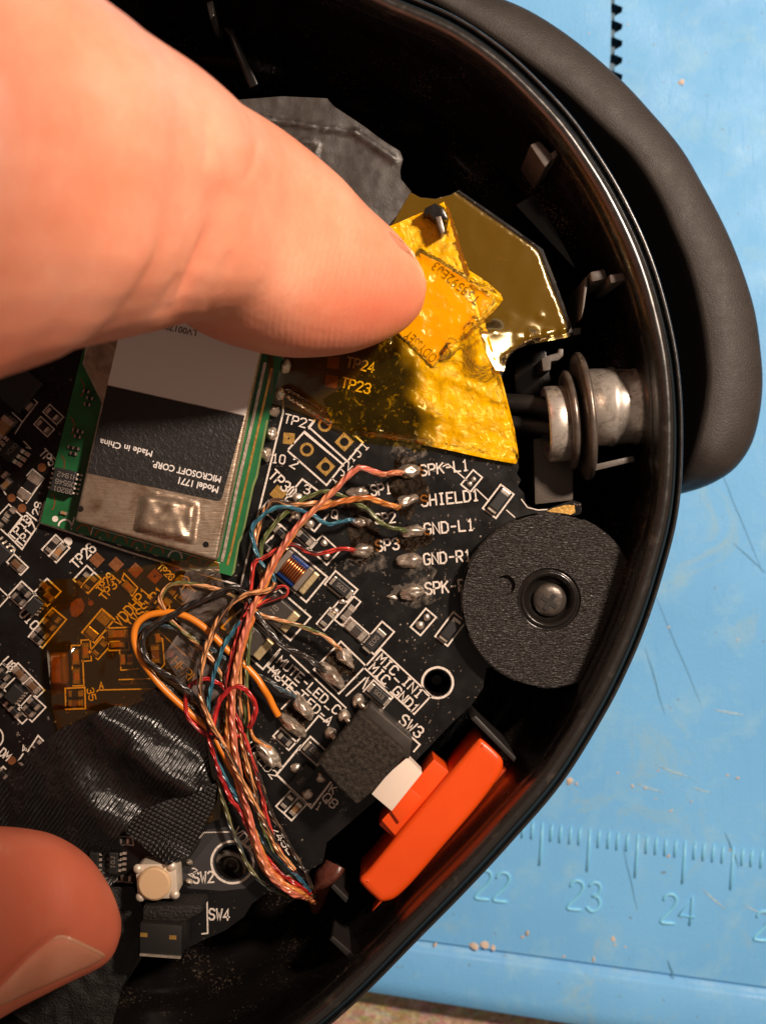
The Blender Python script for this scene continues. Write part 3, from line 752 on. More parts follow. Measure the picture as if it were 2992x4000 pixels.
G = {  # stroke font on a 4 x 6 grid
 'A': '00 26 40;0.7,2 3.3,2', 'C': '4,5 3,6 1,6 0,5 0,1 1,0 3,0 4,1', 'D': '00 06 2.6,6 4,4.6 4,1.4 2.6,0 00', 'E': '40 00 06 46;03 33', 'F': '00 06 46;03 33',
 'G': '4,5 3,6 1,6 0,5 0,1 1,0 3,0 4,1 4,2.8 2.4,2.8', 'H': '00 06;40 46;03 43', 'I': '10 30;20 26;16 36', 'J': '0.3,1 1,0 2,0 3,1 36;26 46', 'K': '00 06;46 0,2.6;1.3,3.6 40', 'L': '06 00 40',
 'M': '00 06 2,2.6 46 40', 'N': '00 06 40 46', 'O': '1,0 0,1 0,5 1,6 3,6 4,5 4,1 3,0 1,0', 'P': '00 06 3,6 4,5.2 4,3.6 3,2.8 0,2.8', 'Q': '1,0 0,1 0,5 1,6 3,6 4,5 4,1 3,0 1,0;2.4,1.8 4.4,-.4',
 'R': '00 06 3,6 4,5.2 4,3.6 3,2.8 0,2.8;1.8,2.8 40', 'S': '4,5 3,6 1,6 0,5 0,4 1,3.2 3,2.8 4,2 4,1 3,0 1,0 0,1', 'T': '06 46;26 20', 'U': '06 0,1 1,0 3,0 4,1 46', 'V': '06 20 46', 'W': '06 1,0 2,3.6 3,0 46',
 'X': '00 46;06 40', 'Y': '06 2,3 46;2,3 20', '_': '0,-.6 4,-.6', '-': '0.6,3 3.4,3', '.': '1.8,0 2.2,0', '0': '1,0 0,1 0,5 1,6 3,6 4,5 4,1 3,0 1,0', '1': '1,5 2,6 20;10 30', '2': '0,5 1,6 3,6 4,5 4,4 00 40',
 '3': '0,5 1,6 3,6 4,5 4,4 3,3.1 1.6,3.1;3,3.1 4,2 4,1 3,0 1,0 0,1', '4': '30 36 0,1.6 4.2,1.6', '5': '46 06 0,3.4 3,3.4 4,2.6 4,1 3,0 1,0 0,1', '6': '4,5 3,6 1,6 0,5 0,1 1,0 3,0 4,1 4,2.6 3,3.4 0,3.2',
 '7': '06 46 1.4,0', '8': '1,3.1 0,4 0,5 1,6 3,6 4,5 4,4 3,3.1 1,3.1 0,2 0,1 1,0 3,0 4,1 4,2 3,3.1', '9': '0,1 1,0 3,0 4,1 4,5 3,6 1,6 0,5 0,3.6 1,2.8 4,3', ' ': ''}
def glyph(ch):
    out = []
    for st in G[ch].split(';'):
        pl = []
        for tok in st.split():
            if ',' in tok: a, b = tok.split(','); pl.append((float(a), float(b)))
            else: pl.append((float(tok[0]), float(tok[1])))
        if pl: out.append(pl)
    return out
def stroke_text(txt, u, v, u2, v2, hgt, wd=None, z=None, parent=None, mat=None, name='silkscreen_text'):
    """text from the px point where its baseline starts to the one where it ends"""
    L = math.hypot(u2 - u, v2 - v); ca, sa = (u2 - u) / L, (v2 - v) / L
    n = len(txt); adv = L / (n - .25); sx = adv * .72 / 4; sy = hgt / 6
    polys = []
    for i, ch in enumerate(txt):
        for pl in glyph(ch):
            polys.append([(u + (i * adv + x * sx) * ca + (y * sy) * sa, v + (i * adv + x * sx) * sa - (y * sy) * ca) for x, y in pl])
    return ribbon(polys, wd or hgt * .16, z or INKZ, name, parent, mat, jit=.5 if hgt > 20 else .1)
def outline_box(u, v, L, W, a, wd=6.5, split=None):
    r = rect_pts(u, v, L, W, a); pl = [r + [r[0]]]
    ca, sa = math.cos(math.radians(a)), math.sin(math.radians(a))
    for s in split or ():   # dividing lines across the short side at fraction s
        x = (s - .5) * L; pl.append([(u + x * ca + W / 2 * sa, v + x * sa - W / 2 * ca), (u + x * ca - W / 2 * sa, v + x * sa + W / 2 * ca)])
    return ribbon(pl, wd, INKZ, 'silkscreen_outline')
def lines(*pls, wd=6.5):
    for k, p in enumerate(pls): ribbon([list(p)], wd, INKZ + .0006 * (k % 4), 'silkscreen_outline')
_cache = {}
def box_me(L, W, Hh, mat, bev=.0):
    key = (round(L, 4), round(W, 4), round(Hh, 4), mat.name, bev)
    if key not in _cache:
        bm = bmesh.new(); bmesh.ops.create_cube(bm, size=1, matrix=Matrix.Translation((0, 0, Hh / 2)) @ Matrix.Diagonal((L, W, Hh, 1)))
        if bev: bmesh.ops.bevel(bm, geom=list(bm.edges), offset=bev, segments=2, profile=.6, affect='EDGES', clamp_overlap=True)
        me = bpy.data.meshes.new('block'); bm.to_mesh(me); bm.free(); me.materials.append(mat)
        me.polygons.foreach_set('use_smooth', [False] * len(me.polygons)); _cache[key] = me
    return _cache[key]
def child(name, me, parent, x, y, z, rz=0.0):
    o = bpy.data.objects.new(name, me); COL.objects.link(o); o.parent = parent; o.location = (x, y, z); o.rotation_euler = (0, 0, rz); return o
def pt(u, v, z=ZB): return P(u, v, z)
def chip(u, v, L, W, a, body='resistor_black', h=.045, name='chip_resistor', term='tin', tf=.24, z0=ZB, parent=None, one=None):
    """two-terminal surface-mount part: body with a soldered metal cap at each end"""
    L *= k_; W *= k_
    o = meshobj(name, box_me(L * (1 - tf * .9), W * .92, h, MAT[body], .006), pt(u, v, z0), parent or BOARD, rz=-math.radians(a))
    tm = _cache.get(('t', round(L, 3), round(W, 3), h, term))
    if tm is None:
        bm = bmesh.new(); tl = L * tf
        prof = [(-.62, 0), (-.55, .28), (-.40, .72), (-.25, 1.04), (.42, 1.06), (.5, 1.0), (.5, 0)]
        vv = [[bm.verts.new((x * tl * 1.25, s * W * .5 * (1.04 if z < .5 else .98), z * h)) for x, z in prof] for s in (-1, 1)]
        for i in range(len(prof) - 1): bm.faces.new((vv[0][i], vv[0][i + 1], vv[1][i + 1], vv[1][i]))
        bm.faces.new(vv[0][::-1]); bm.faces.new(vv[1]); bmesh.ops.recalc_face_normals(bm, faces=bm.faces)
        tm = bpy.data.meshes.new('terminal'); bm.to_mesh(tm); bm.free(); tm.materials.append(MAT[term]); _cache[('t', round(L, 3), round(W, 3), h, term)] = tm
    if one != 'b': child('terminal', tm, o, -L * (.5 - tf * .4), 0, 0)
    if one != 'a': child('terminal', tm, o, L * (.5 - tf * .4), 0, 0, math.pi)
    return o
def pad(u, v, r, mat='copper_pad', n=20, name='test_pad', sq=False, a=45, hole=None):
    pts = rect_pts(u, v, r, r, a) if sq else disc_pts(u, v, r, n)
    if hole:
        pp, ff = cdt_fill(densify(pts, r / 4) if sq else pts, [disc_pts(u, v, hole, 16)])
        o = mk(name, [P(x, y, INKZ) for x, y in pp], ff, MAT[mat], BOARD)
        vv, f2 = lathe([(hole * k_, .002), (hole * k_ * .98, .0065), (hole * k_ * .75, .0062), (.0001, .006)], 16)
        mk('plated_hole', [P(u, v, ZB) + q for q in vv], f2, MAT['screw_black'], BOARD)
        return o
    return mk(name, [P(x, y, INKZ) for x, y in pts], [tuple(range(len(pts)))[::-1]], MAT[mat], BOARD)
def blob(u, v, L, W, a, h=.07, seed=0, name='solder_joint', mat='solder', rough=.22, parent=None, z0=ZB, sub=4):
    bm = bmesh.new()
    bmesh.ops.create_icosphere(bm, subdivisions=sub, radius=1)
    for q in bm.verts:
        c = q.co
        k = 1 + rough * noise.noise(c * 1.3 + Vector((seed * 3.1, 0, 0))) + rough * .4 * noise.noise(c * 3.7 + Vector((0, seed * 2.7, 0)))
        x, y, z = c.x * k, c.y * k, max(c.z, -.12) * k
        m = (abs(x) ** 1) 
        q.co = (x * L * k_ / 2, y * W * k_ / 2 * (1 + .12 * math.sin(seed + x * 2)), z * h)
    bmesh.ops.rotate(bm, verts=bm.verts, cent=(0, 0, 0), matrix=Matrix.Rotation(-math.radians(a), 3, 'Z'))
    bmesh.ops.translate(bm, verts=bm.verts, vec=P(u, v, z0))
    return finish(name, bm, MAT[mat], parent or BOARD, smooth=True)
_ball = {}
def ball(u, v, r, h=.6, name='solder_dot', mat='solder'):
    key = (r, h, mat)
    if key not in _ball:
        vv, ff = lathe([(1.0 * r * k_, -.002), (.97 * r * k_, .3 * h * r * k_), (.8 * r * k_, .7 * h * r * k_), (.45 * r * k_, .95 * h * r * k_), (.001, h * r * k_)], 16)
        me = bpy.data.meshes.new(name); me.from_pydata([tuple(q) for q in vv], [], ff); me.polygons.foreach_set('use_smooth', [True] * len(me.polygons)); me.materials.append(MAT[mat]); _ball[key] = me
    return meshobj(name, _ball[key], P(u, v, ZB), BOARD)
def residue(u, v, rx, ry, mat, seed, a=0, z=.0075):
    pts = []
    for x, y in disc_pts(0, 0, 1, 40): 
        r = 1 + .45 * noise.noise(Vector((x * 1.6, y * 1.6, seed))) + .25 * noise.noise(Vector((x * 5, y * 5, seed)))
        ca, sa = math.cos(math.radians(a)), math.sin(math.radians(a)); X, Y = x * r * rx, y * r * ry
        pts.append((u + X * ca - Y * sa, v + X * sa + Y * ca))
    vv, ff = cdt_fill(pts, step=max(rx, ry) / 9)
    edge = [P(x, y, 0) for x, y in pts]
    out = []
    for x, y in vv:
        d = math.hypot((x - u) / rx, (y - v) / ry)
        out.append(P(x, y, ZB + z + .018 * max(0, 1 - d) * (1 + noise.noise(Vector((x * .03, y * .03, seed))))))
    return mk('flux_residue', out, ff, MAT[mat], BOARD, smooth=True)

# ---------------- writing
T = stroke_text
T('TP27', 1109, 1650, 1222, 1678, 34); T('J1', 1400, 1790, 1445, 1742, 30); T('1', 1377, 1806, 1392, 1792, 24)
T('J2', 1335, 1862, 1378, 1820, 30); T('1', 1306, 1890, 1320, 1876, 24)
T('10', 1064, 1806, 1112, 1812, 33); T('2', 1132, 1820, 1152, 1832, 36); T('TP30', 1048, 1862, 1134, 1944, 40); T('3', 1186, 1926, 1208, 1930, 34)
T('SP1', 1452, 1936, 1530, 1926, 40); T('SPK-L1', 1644, 1858, 1832, 1836, 40); T('SHIELD1', 1648, 1978, 1872, 1954, 42); T('SP2', 1466, 2046, 1545, 2040, 38)
T('GND-L1', 1660, 2088, 1852, 2070, 42); T('SP3', 1472, 2154, 1560, 2144, 42); T('GND-R1', 1658, 2206, 1840, 2190, 42); T('SPK-R1', 1664, 2322, 1850, 2304, 44)
T('MUTE-LED_C', 1080, 2588, 1312, 2792, 34, 6); T('MUTE-LED-A', 1048, 2626, 1282, 2834, 34, 6)
T('MIC_IN1', 1470, 2578, 1634, 2730, 35, 6.5); T('MIC_GND1', 1440, 2614, 1616, 2788, 35, 6.5); T('SW3', 1556, 2822, 1632, 2884, 42)
T('Q8', 1258, 3120, 1300, 3160, 34); T('1', 1232, 3158, 1246, 3166, 32); T('K', 1284, 3092, 1302, 3102, 30)
T('SHIELD2', 926, 2872, 1064, 3044, 30); T('Q', 1294, 2022, 1316, 2026, 32)
T('VDDHP1', 470, 2450, 590, 2318, 38, 6); T('IVSSHP1', 520, 2456, 646, 2314, 36, 6); T('TP26', 302, 2222, 378, 2146, 38, 6.5); T('TP29', 400, 2316, 448, 2254, 30, 5.5); T('TP31', 412, 2346, 478, 2266, 30, 5.5)
T('TP28', 614, 2218, 668, 2268, 24, 5); T('U10', 76, 2400, 132, 2462, 34, 6); T('U8', 10, 2588, 46, 2626, 34, 6); T('TP18', 54, 2112, 126, 2030, 30, 6); T('TP17', 82, 2138, 150, 2058, 30, 6)
T('29', 152, 2014, 166, 1966, 26, 5); T('HPRN', 668, 2590, 752, 2674, 36, 5); T('A', 390, 2690, 406, 2689, 26, 5); T('35', 340, 2692, 352, 2738, 26, 4.5); T('DM', -4, 2946, 26, 2972, 32, 6); T('4', 94, 2938, 108, 2930, 24, 5)
T('TP5', 154, 1774, 200, 1822, 32, 6); T('TP24', 1352, 1432, 1458, 1455, 38, 6); T('TP23', 1332, 1512, 1442, 1538, 38, 6)
T('SW2', 758, 3450, 836, 3446, 42, 7); T('2', 738, 3416, 758, 3428, 32, 5); T('4', 735, 3512, 755, 3520, 28, 5); T('SW4', 818, 3592, 896, 3594, 42, 7); T('VDDL', 908, 3254, 988, 3338, 36, 6); T('245L', 1058, 3240, 1130, 3340, 26, 5)
# ---------------- outlines
lines([(1106, 1560), (1106, 1613), (940, 2288), (640, 2197), (500, 2155), (154, 2040), (178, 1960)], wd=7)
lines([(154, 2040), (106, 2002)], [(154, 2046), (88, 2146), (32, 2090), (90, 2016)], wd=6)
lines([(1128, 1755), (1190, 1686), (1340, 1815), (1276, 1895), (1126, 1762)], [(1188, 1690), (1290, 1774)], [(1206, 1668), (1230, 1640)], [(1206, 1668), (1356, 1802), (1418, 1728), (1390, 1705)], wd=7)
lines([(1112, 1953), (1181, 1872), (1246, 1921)], [(1284, 2008), (1229, 2076), (1120, 1985)], [(1020, 1990), (1051, 1955)], [(1043, 2008), (1100, 2056)], wd=7)
outline_box(1268, 2148, 92, 74, 43, 6); outline_box(1189, 2100, 96, 40, 42, 6); lines([(1060, 2105), (1096, 2050), (1130, 2082)], [(1030, 2130), (1075, 2085)], wd=6)
outline_box(1165, 2242, 190, 128, 40, 7); outline_box(1333, 2292, 112, 66, 40, 6.5)
outline_box(1345, 2375, 66, 118, 40, 6, (.5,)); outline_box(1279, 2418, 40, 82, 40, 6); outline_box(1395, 2464, 112, 44, 42, 6); outline_box(1477, 2492, 118, 62, -49, 6.5)
outline_box(1110, 2400, 170, 120, 41, 7); outline_box(1010, 2520, 150, 118, 41, 7)
outline_box(1328, 2608, 136, 152, 44, 6.5); outline_box(1553, 2663, 266, 98, 43, 6.5)
lines([(1046, 2602), (1090, 2546)], [(1046, 2602), (1160, 2712)], [(1135, 2560), (1352, 2766)], [(1180, 2695), (1205, 2718)], wd=6)
lines([(1428, 2648), (1352, 2718)], [(1438, 2648), (1418, 2690)], wd=6); outline_box(1478, 2712, 100, 58, 41, 6.5)
lines([(1580, 2856), (1640, 2908), (1616, 2936)], [(1500, 2780), (1580, 2856)], wd=7)
lines([(1157, 2902), (1246, 2795), (1276, 2822)], [(1100, 2770), (1132, 2735)], wd=6.5); outline_box(1113, 2887, 82, 44, 42, 6.5)
lines([(1292, 3056), (1216, 3156), (1081, 3026), (1176, 2912)], [(1198, 3142), (1214, 3141)], wd=8); outline_box(1226, 2934, 96, 66, 42, 6.5); outline_box(1138, 3146, 82, 86, 43, 6.5, (.5,))
outline_box(1653, 2430, 94, 52, -50, 6.5); outline_box(1759, 2457, 118, 62, -53, 6.5); outline_box(1946, 1958, 116, 64, -53, 6.5); outline_box(1842, 1879, 74, 46, -50, 6)
lines([(1730, 1822), (1750, 1812), (1822, 1876)], [(1860, 1910), (1910, 1958)], [(1978, 1992), (2010, 2020)], wd=4.5)
for c, r in (((1709, 2667), 60), ((909, 3368), 82)):
    q = disc_pts(c[0], c[1], r, 40); ribbon([q + [q[0]]], 9, INKZ, 'silkscreen_ring', jit=.4)
outline_box(209, 1619, 72, 40, 43, 5); outline_box(174, 1667, 72, 40, 43, 5); lines([(116, 1544), (148, 1572), (90, 1648), (60, 1694)], [(50, 1612), (88, 1648)], [(94, 1724), (122, 1752), (104, 1748)], wd=5)
lines([(130, 1832), (172, 1870), (104, 1965)], [(70, 1940), (90, 1958)], [(106, 1858), (130, 1832)], [(6, 1905), (26, 1932)], wd=5.5)
outline_box(121, 1897, 14, 18, 35, 3); outline_box(33, 2030, 78, 92, 43, 5, (.5,)); outline_box(220, 2143, 76, 78, 43, 6, (.5,)); outline_box(70, 2205, 76, 42, 43, 6); outline_box(87, 2324, 74, 78, 43, 6); outline_box(186, 2314, 74, 78, 43, 6)
outline_box(187, 2453, 70, 146, 40, 6); outline_box(343, 2263, 78, 76, 43, 6, (.5,)); outline_box(385, 2445, 64, 120, 40, 6.5); outline_box(-10, 2330, 70, 60, 43, 5)
lines([(55, 2160), (62, 2144), (40, 2124)], wd=5)
outline_box(470, 2478, 104, 52, -2, 5.5); outline_box(466, 2518, 78, 44, -2, 5); outline_box(338, 2541, 36, 82, -3, 5); outline_box(393, 2532, 46, 80, 42, 5.5); outline_box(305, 2600, 42, 158, -2, 5.5); outline_box(296, 2728, 76, 82, -2, 6)
lines([(380, 2702), (384, 2696), (604, 2690)], [(466, 2655), (588, 2651)], [(474, 2618), (540, 2612)], [(474, 2618), (468, 2540)], wd=5)
outline_box(109, 2657, 148, 42, 46, 5.5, (.5,)); outline_box(127, 2766, 74, 78, 43, 5.5); outline_box(45, 2752, 168, 42, 46, 5.5); outline_box(14, 2640, 76, 70, 46, 5.5, (.5,))
lines([(110, 2936), (150, 2874), (190, 2914)], [(72, 2974), (92, 2944)], [(0, 3010), (14, 2994), (44, 3026)], wd=6)
lines([(498, 2276), (478, 2262), (486, 2240), (540, 2296), (518, 2328), (480, 2290)], [(690, 2268), (710, 2248), (736, 2256), (740, 2272)], [(640, 2320), (632, 2345), (660, 2352), (664, 2372), (650, 2392)], wd=5)
outline_box(722, 2322, 44, 72, 40, 5); lines([(618, 2462), (720, 2556), (776, 2596), (800, 2560), (740, 2520)], [(618, 2486), (636, 2496), (644, 2594), (632, 2608)], wd=5)
lines([(866, 2452), (890, 2425), (944, 2380)], [(866, 2452), (884, 2460)], wd=8)
lines([(810, 3523), (812, 3645), (790, 3648)], [(640, 3512), (810, 3524)], wd=6)
lines([(797, 3252), (900, 3250)], [(797, 3252), (780, 3275)], wd=5)
lines([(438, 3296), (522, 3302), (518, 3270), (440, 3266)], [(520, 3448), (440, 3440)], [(365, 3312), (412, 3310), (412, 3284)], [(446, 3415), (446, 3446)], [(458, 3415), (458, 3446)], [(430, 3415), (432, 3438)], [(412, 3404), (390, 3402)], wd=5)
q = disc_pts(-30, 2880, 44, 30); ribbon([q + [q[0]]], 6, INKZ, 'silkscreen_ring')
pad(267, 2115, 17, 'ink', name='silkscreen_dot'); q = disc_pts(128, 1330, 26, 24); ribbon([q + [q[0]]], 5, INKZ, 'silkscreen_ring')
# ---------------- bare pads
pad(380, 2187, 44, 'copper_pad', sq=True, a=43); pad(455, 2205, 44, 'copper_pad', sq=True, a=43); pad(531, 2228, 44, 'copper_pad', sq=True, a=43); pad(606, 2251, 44, 'copper_pad', sq=True, a=43, hole=5)
pad(1088, 1928, 50, 'gold_pad', sq=True, a=40); pad(1129, 1713, 44, 'gold_pad', sq=True, a=5, hole=4)
pad(1199, 1756, 27, 'gold_pad', hole=17, n=28, name='ring_pad'); pad(1272, 1823, 54, 'gold_pad', sq=True, a=43, hole=17, name='ring_pad'); pad(1345, 1726, 54, 'gold_pad', sq=True, a=43, hole=17, name='ring_pad'); pad(1269, 1660, 27, 'gold_pad', hole=17, n=28, name='ring_pad')
pad(1302, 1416, 46, 'copper_pad', sq=True, a=8); pad(1294, 1490, 48, 'copper_pad', sq=True, a=8)
for u, v, r in ((165, 1826, 17), (47, 1945, 16), (88, 1985, 17), (48, 2971, 17), (356, 2355, 11), (667, 2554, 15)): pad(u, v, r, 'copper_pad')
mk('bare_copper', [P(u, v, INKZ) for u, v in [(280, 2355), (300, 2338), (320, 2336), (332, 2362), (326, 2388), (302, 2410), (282, 2408), (274, 2380)]], [tuple(range(8))[::-1]], MAT['copper_pad'], BOARD)
mk('gold_tab', [P(u, v, INKZ) for u, v in [(2136, 1996), (2160, 1985), (2210, 1972), (2243, 1974), (2246, 2002), (2225, 2012), (2190, 2004), (2160, 2006)]], [tuple(range(8))[::-1]], MAT['gold_pad'], BOARD)
lines([(2036, 1950), (2060, 1982), (2100, 1992), (2136, 1990)], wd=4)
# ---------------- two-terminal parts
for u, v in ((209, 1619), (174, 1667)): chip(u, v, 52, 24, 43)
chip(208, 2131, 56, 24, -52); chip(233, 2155, 56, 24, -52, 'capacitor_tan', name='chip_capacitor')
chip(70, 2205, 56, 26, 43, 'capacitor_brown', name='chip_capacitor', one='b'); chip(98, 2308, 52, 22, 43); chip(77, 2340, 52, 22, 43)
chip(180, 2290, 40, 22, 43, 'capacitor_brown', name='chip_capacitor'); chip(196, 2330, 40, 22, 43, 'capacitor_brown', name='chip_capacitor')
chip(216, 2409, 48, 22, 43); chip(196, 2439, 48, 22, 43); chip(170, 2472, 48, 22, 43); chip(150, 2494, 48, 22, 43)
chip(328, 2262, 50, 22, -50); chip(356, 2278, 50, 22, -50); chip(385, 2445, 96, 46, -50, tf=.3); chip(505, 2292, 46, 26, 43, 'capacitor_tan', name='chip_capacitor')
chip(470, 2474, 80, 30, -2, 'capacitor_tan', h=.07, name='chip_capacitor'); chip(466, 2517, 54, 20, -2, 'capacitor_tan', name='chip_capacitor'); chip(338, 2541, 54, 22, 88, 'capacitor_tan', name='chip_capacitor'); chip(393, 2532, 60, 24, -50)
chip(300, 2566, 54, 24, 88, 'capacitor_tan', name='chip_capacitor'); chip(303, 2640, 54, 24, 88, 'capacitor_tan', name='chip_capacitor'); chip(298, 2708, 50, 22, -2); chip(298, 2744, 50, 22, -2, 'capacitor_brown')
chip(82, 2631, 56, 26, 46, 'capacitor_brown', name='chip_capacitor'); chip(133, 2680, 56, 26, 46, 'capacitor_brown', name='chip_capacitor'); chip(136, 2749, 48, 20, 43); chip(116, 2776, 48, 20, 43); chip(60, 2780, 50, 22, 46); chip(16, 2734, 50, 22, 46); chip(18, 2634, 46, 22, 46); chip(4, 2664, 46, 22, 46)
chip(150, 2910, 34, 22, -45); chip(172, 2926, 34, 20, -45); chip(100, 2968, 44, 20, -45); chip(16, 3020, 44, 20, 43); chip(104, 1574, 60, 34, 43); chip(20, 1672, 92, 50, -52, 'capacitor_tan', h=.09, name='chip_capacitor'); chip(20, 2030, 60, 24, -50); chip(40, 2012, 60, 24, -50); chip(28, 1892, 44, 24, -45, 'capacitor_tan', name='chip_capacitor'); chip(8, 1840, 60, 30, 43)
chip(120, 1900, 96, 50, -55, tf=.3); chip(725, 2322, 50, 26, -50, 'capacitor_tan', name='chip_capacitor'); chip(640, 2365, 60, 30, -45, 'capacitor_tan', name='chip_capacitor'); chip(690, 2288, 70, 36, -48, 'capacitor_tan', h=.07, name='chip_capacitor')
chip(484, 2574, 40, 20, 88, 'capacitor_tan', name='chip_capacitor'); chip(512, 2574, 40, 20, 88, 'capacitor_tan', name='chip_capacitor'); chip(610, 2555, 66, 30, 86, 'capacitor_brown', name='chip_capacitor'); chip(620, 2490, 36, 20, 80, 'capacitor_tan', name='chip_capacitor')
chip(1080, 2005, 44, 22, 42); chip(1150, 2040, 46, 20, 42); chip(1190, 2100, 66, 26, 42); chip(1095, 2080, 52, 26, 42); chip(1040, 2135, 46, 22, 42); chip(760, 2545, 44, 24, -50, 'capacitor_tan', name='chip_capacitor')
chip(1359, 2396, 62, 28, -50, 'pad_grey', name='chip_resistor'); chip(1279, 2418, 58, 26, -50); chip(1393, 2464, 84, 36, 42, 'tantalum_brown', tf=.28, name='chip_capacitor'); chip(1113, 2887, 54, 22, 42); chip(1123, 3129, 54, 24, -50); chip(1156, 3157, 54, 24, -50, 'capacitor_tan', name='chip_capacitor')
chip(490, 3282, 36, 18, 0, name='chip_resistor'); chip(496, 3428, 40, 20, 0); chip(380, 3290, 36, 18, 0, 'capacitor_tan', name='chip_capacitor'); chip(412, 3424, 30, 18, 0)
# diodes in flat black cases with a letter code and one bright end
def diode(u, v, L, W, a, txt=None, flip=False, hgt=.075, end=1):
    o = meshobj('diode', box_me(L * k_ * .8, W * k_, hgt, MAT['chip_black'], .008), P(u, v, ZB), BOARD, rz=-math.radians(a))
    tm = box_me(L * k_ * .16, W * k_ * .92, hgt * .75, MAT['tin'], .006)
    for e in (-1, 1): child('terminal', tm, o, e * L * k_ * .47, 0, 0)
    if txt:
        ca, sa = math.cos(math.radians(a)), math.sin(math.radians(a)); h = W * .36; f = -1 if flip else 1
        x0, y0, x1, y1 = -L * .24 * f, h * .5 * f, L * .24 * f, h * .5 * f
        stroke_text(txt, u + x0 * ca - y0 * sa, v + x0 * sa + y0 * ca, u + x1 * ca - y1 * sa, v + x1 * sa + y1 * ca, h, 2.4, ZB + hgt + .003, o, MAT['chip_print'], 'printed_code')
        WLfix(o)
    return o
def WLfix(o):   # a part printed on a turned part keeps its world place
    bpy.context.view_layer.update()
    for c in o.children:
        if c.name.startswith('printed_code') and not c.get('_p'):
            w_ = WL[c.name]; c.parent = o; c.matrix_parent_inverse = o.matrix_world.inverted(); c.location = w_; c['_p'] = 1
    for c in o.children:
        if '_p' in c: del c['_p']
diode(1334, 2294, 88, 42, 40, 'E05', True); diode(1462, 2502, 92, 44, -49, 'E05'); diode(1480, 2712, 88, 42, 41, 'E05', True); diode(1230, 2938, 84, 46, 42, 'E05'); diode(1757, 2458, 92, 40, -53); diode(1946, 1958, 92, 42, -53)
# ICs with gull-wing legs
def ic(u, v, L, W, a, n, txt=None, h=.11, legs=(1, -1), name='integrated_circuit', leg=16, lw=8, parent=None, z0=ZB):
    o = meshobj(name, box_me(L * k_, W * k_, h, MAT['chip_black'], .01), P(u, v, z0 + .01), parent or BOARD, rz=-math.radians(a))
    key = ('leg', leg, lw, h)
    if key not in _cache:
        bm = bmesh.new(); w2 = lw * k_ / 2; l = leg * k_
        pr = [(0, h * .55), (l * .35, h * .5), (l * .6, .012), (l, .012), (l, 0), (l * .5, 0), (l * .25, h * .4), (0, h * .45)]
        A = [[bm.verts.new((s * w2, y, z)) for y, z in pr] for s in (-1, 1)]
        for i in range(len(pr)): j = (i + 1) % len(pr); bm.faces.new((A[0][i], A[0][j], A[1][j], A[1][i]))
        bm.faces.new(A[0]); bm.faces.new(A[1][::-1]); bmesh.ops.recalc_face_normals(bm, faces=bm.faces)
        me = bpy.data.meshes.new('leg'); bm.to_mesh(me); bm.free(); me.materials.append(MAT['tin']); _cache[key] = me
    for s in legs:
        for i in range(n): child('leg', _cache[key], o, (i - (n - 1) / 2) * L * k_ / n, s * W * k_ / 2, 0, 0 if s > 0 else math.pi)
    return o
ic(142, 2364, 62, 46, -50, 4, legs=(-1,), leg=10); ic(66, 2707, 66, 50, -50, 5, legs=(-1,), leg=10); ic(52, 1762, 74, 60, -53, 3, legs=(-1, 1), leg=34, lw=16); ic(60, 1500, 190, 150, 40, 3, legs=()); ic(-30, 2160, 130, 120, 43, 6, leg=16)
ic(452, 3362, 84, 36, 92, 4, leg=26, lw=10); ic(376, 3362, 84, 36, 92, 4, leg=26, lw=10)
stroke_text('VC80', 34, 1780, 72, 1742, 16, 2.4, ZB + .13, BOARD, MAT['chip_print'], 'printed_code')
stroke_text('IGJ', 448, 3392, 450, 3345, 14, 2.2, ZB + .13, BOARD, MAT['chip_print'], 'printed_code')
# power inductor wound on a blue core
ind = meshobj('wound_inductor', box_me(84 * k_, 104 * k_, .13, MAT['ferrite_blue'], .015), P(1148, 2225, ZB), BOARD, rz=-math.radians(40))
for e in (-1, 1):
    child('end_cheek', box_me(24 * k_, 106 * k_, .155, MAT['pad_grey'], .01), ind, e * 52 * k_, 0, 0)
    child('terminal', box_me(26 * k_, 100 * k_, .075, MAT['brass_terminal'], .012), ind, e * 79 * k_, 0, 0)
tm = bpy.data.meshes.new('winding'); vv = []; ff = []
for i in range(40):
    a = math.pi * i / 39; 
    for j in range(6): b = 2 * math.pi * j / 6; r = .011; vv.append(((r) * math.cos(b), (34 * k_ + r * math.sin(b)) * math.cos(a) * 1.0, .125 + (.045 + r * math.sin(b)) * math.sin(a)))
for i in range(39):
    for j in range(6): q = (j + 1) % 6; ff.append((i * 6 + j, i * 6 + q, i * 6 + 6 + q, i * 6 + 6 + j))
tm.from_pydata(vv, [], ff); tm.materials.append(MAT['copper_winding']); tm.polygons.foreach_set('use_smooth', [True] * len(ff))
for i in range(8): child('winding_turn', tm, ind, (i - 3.5) * .0235, 0, 0)
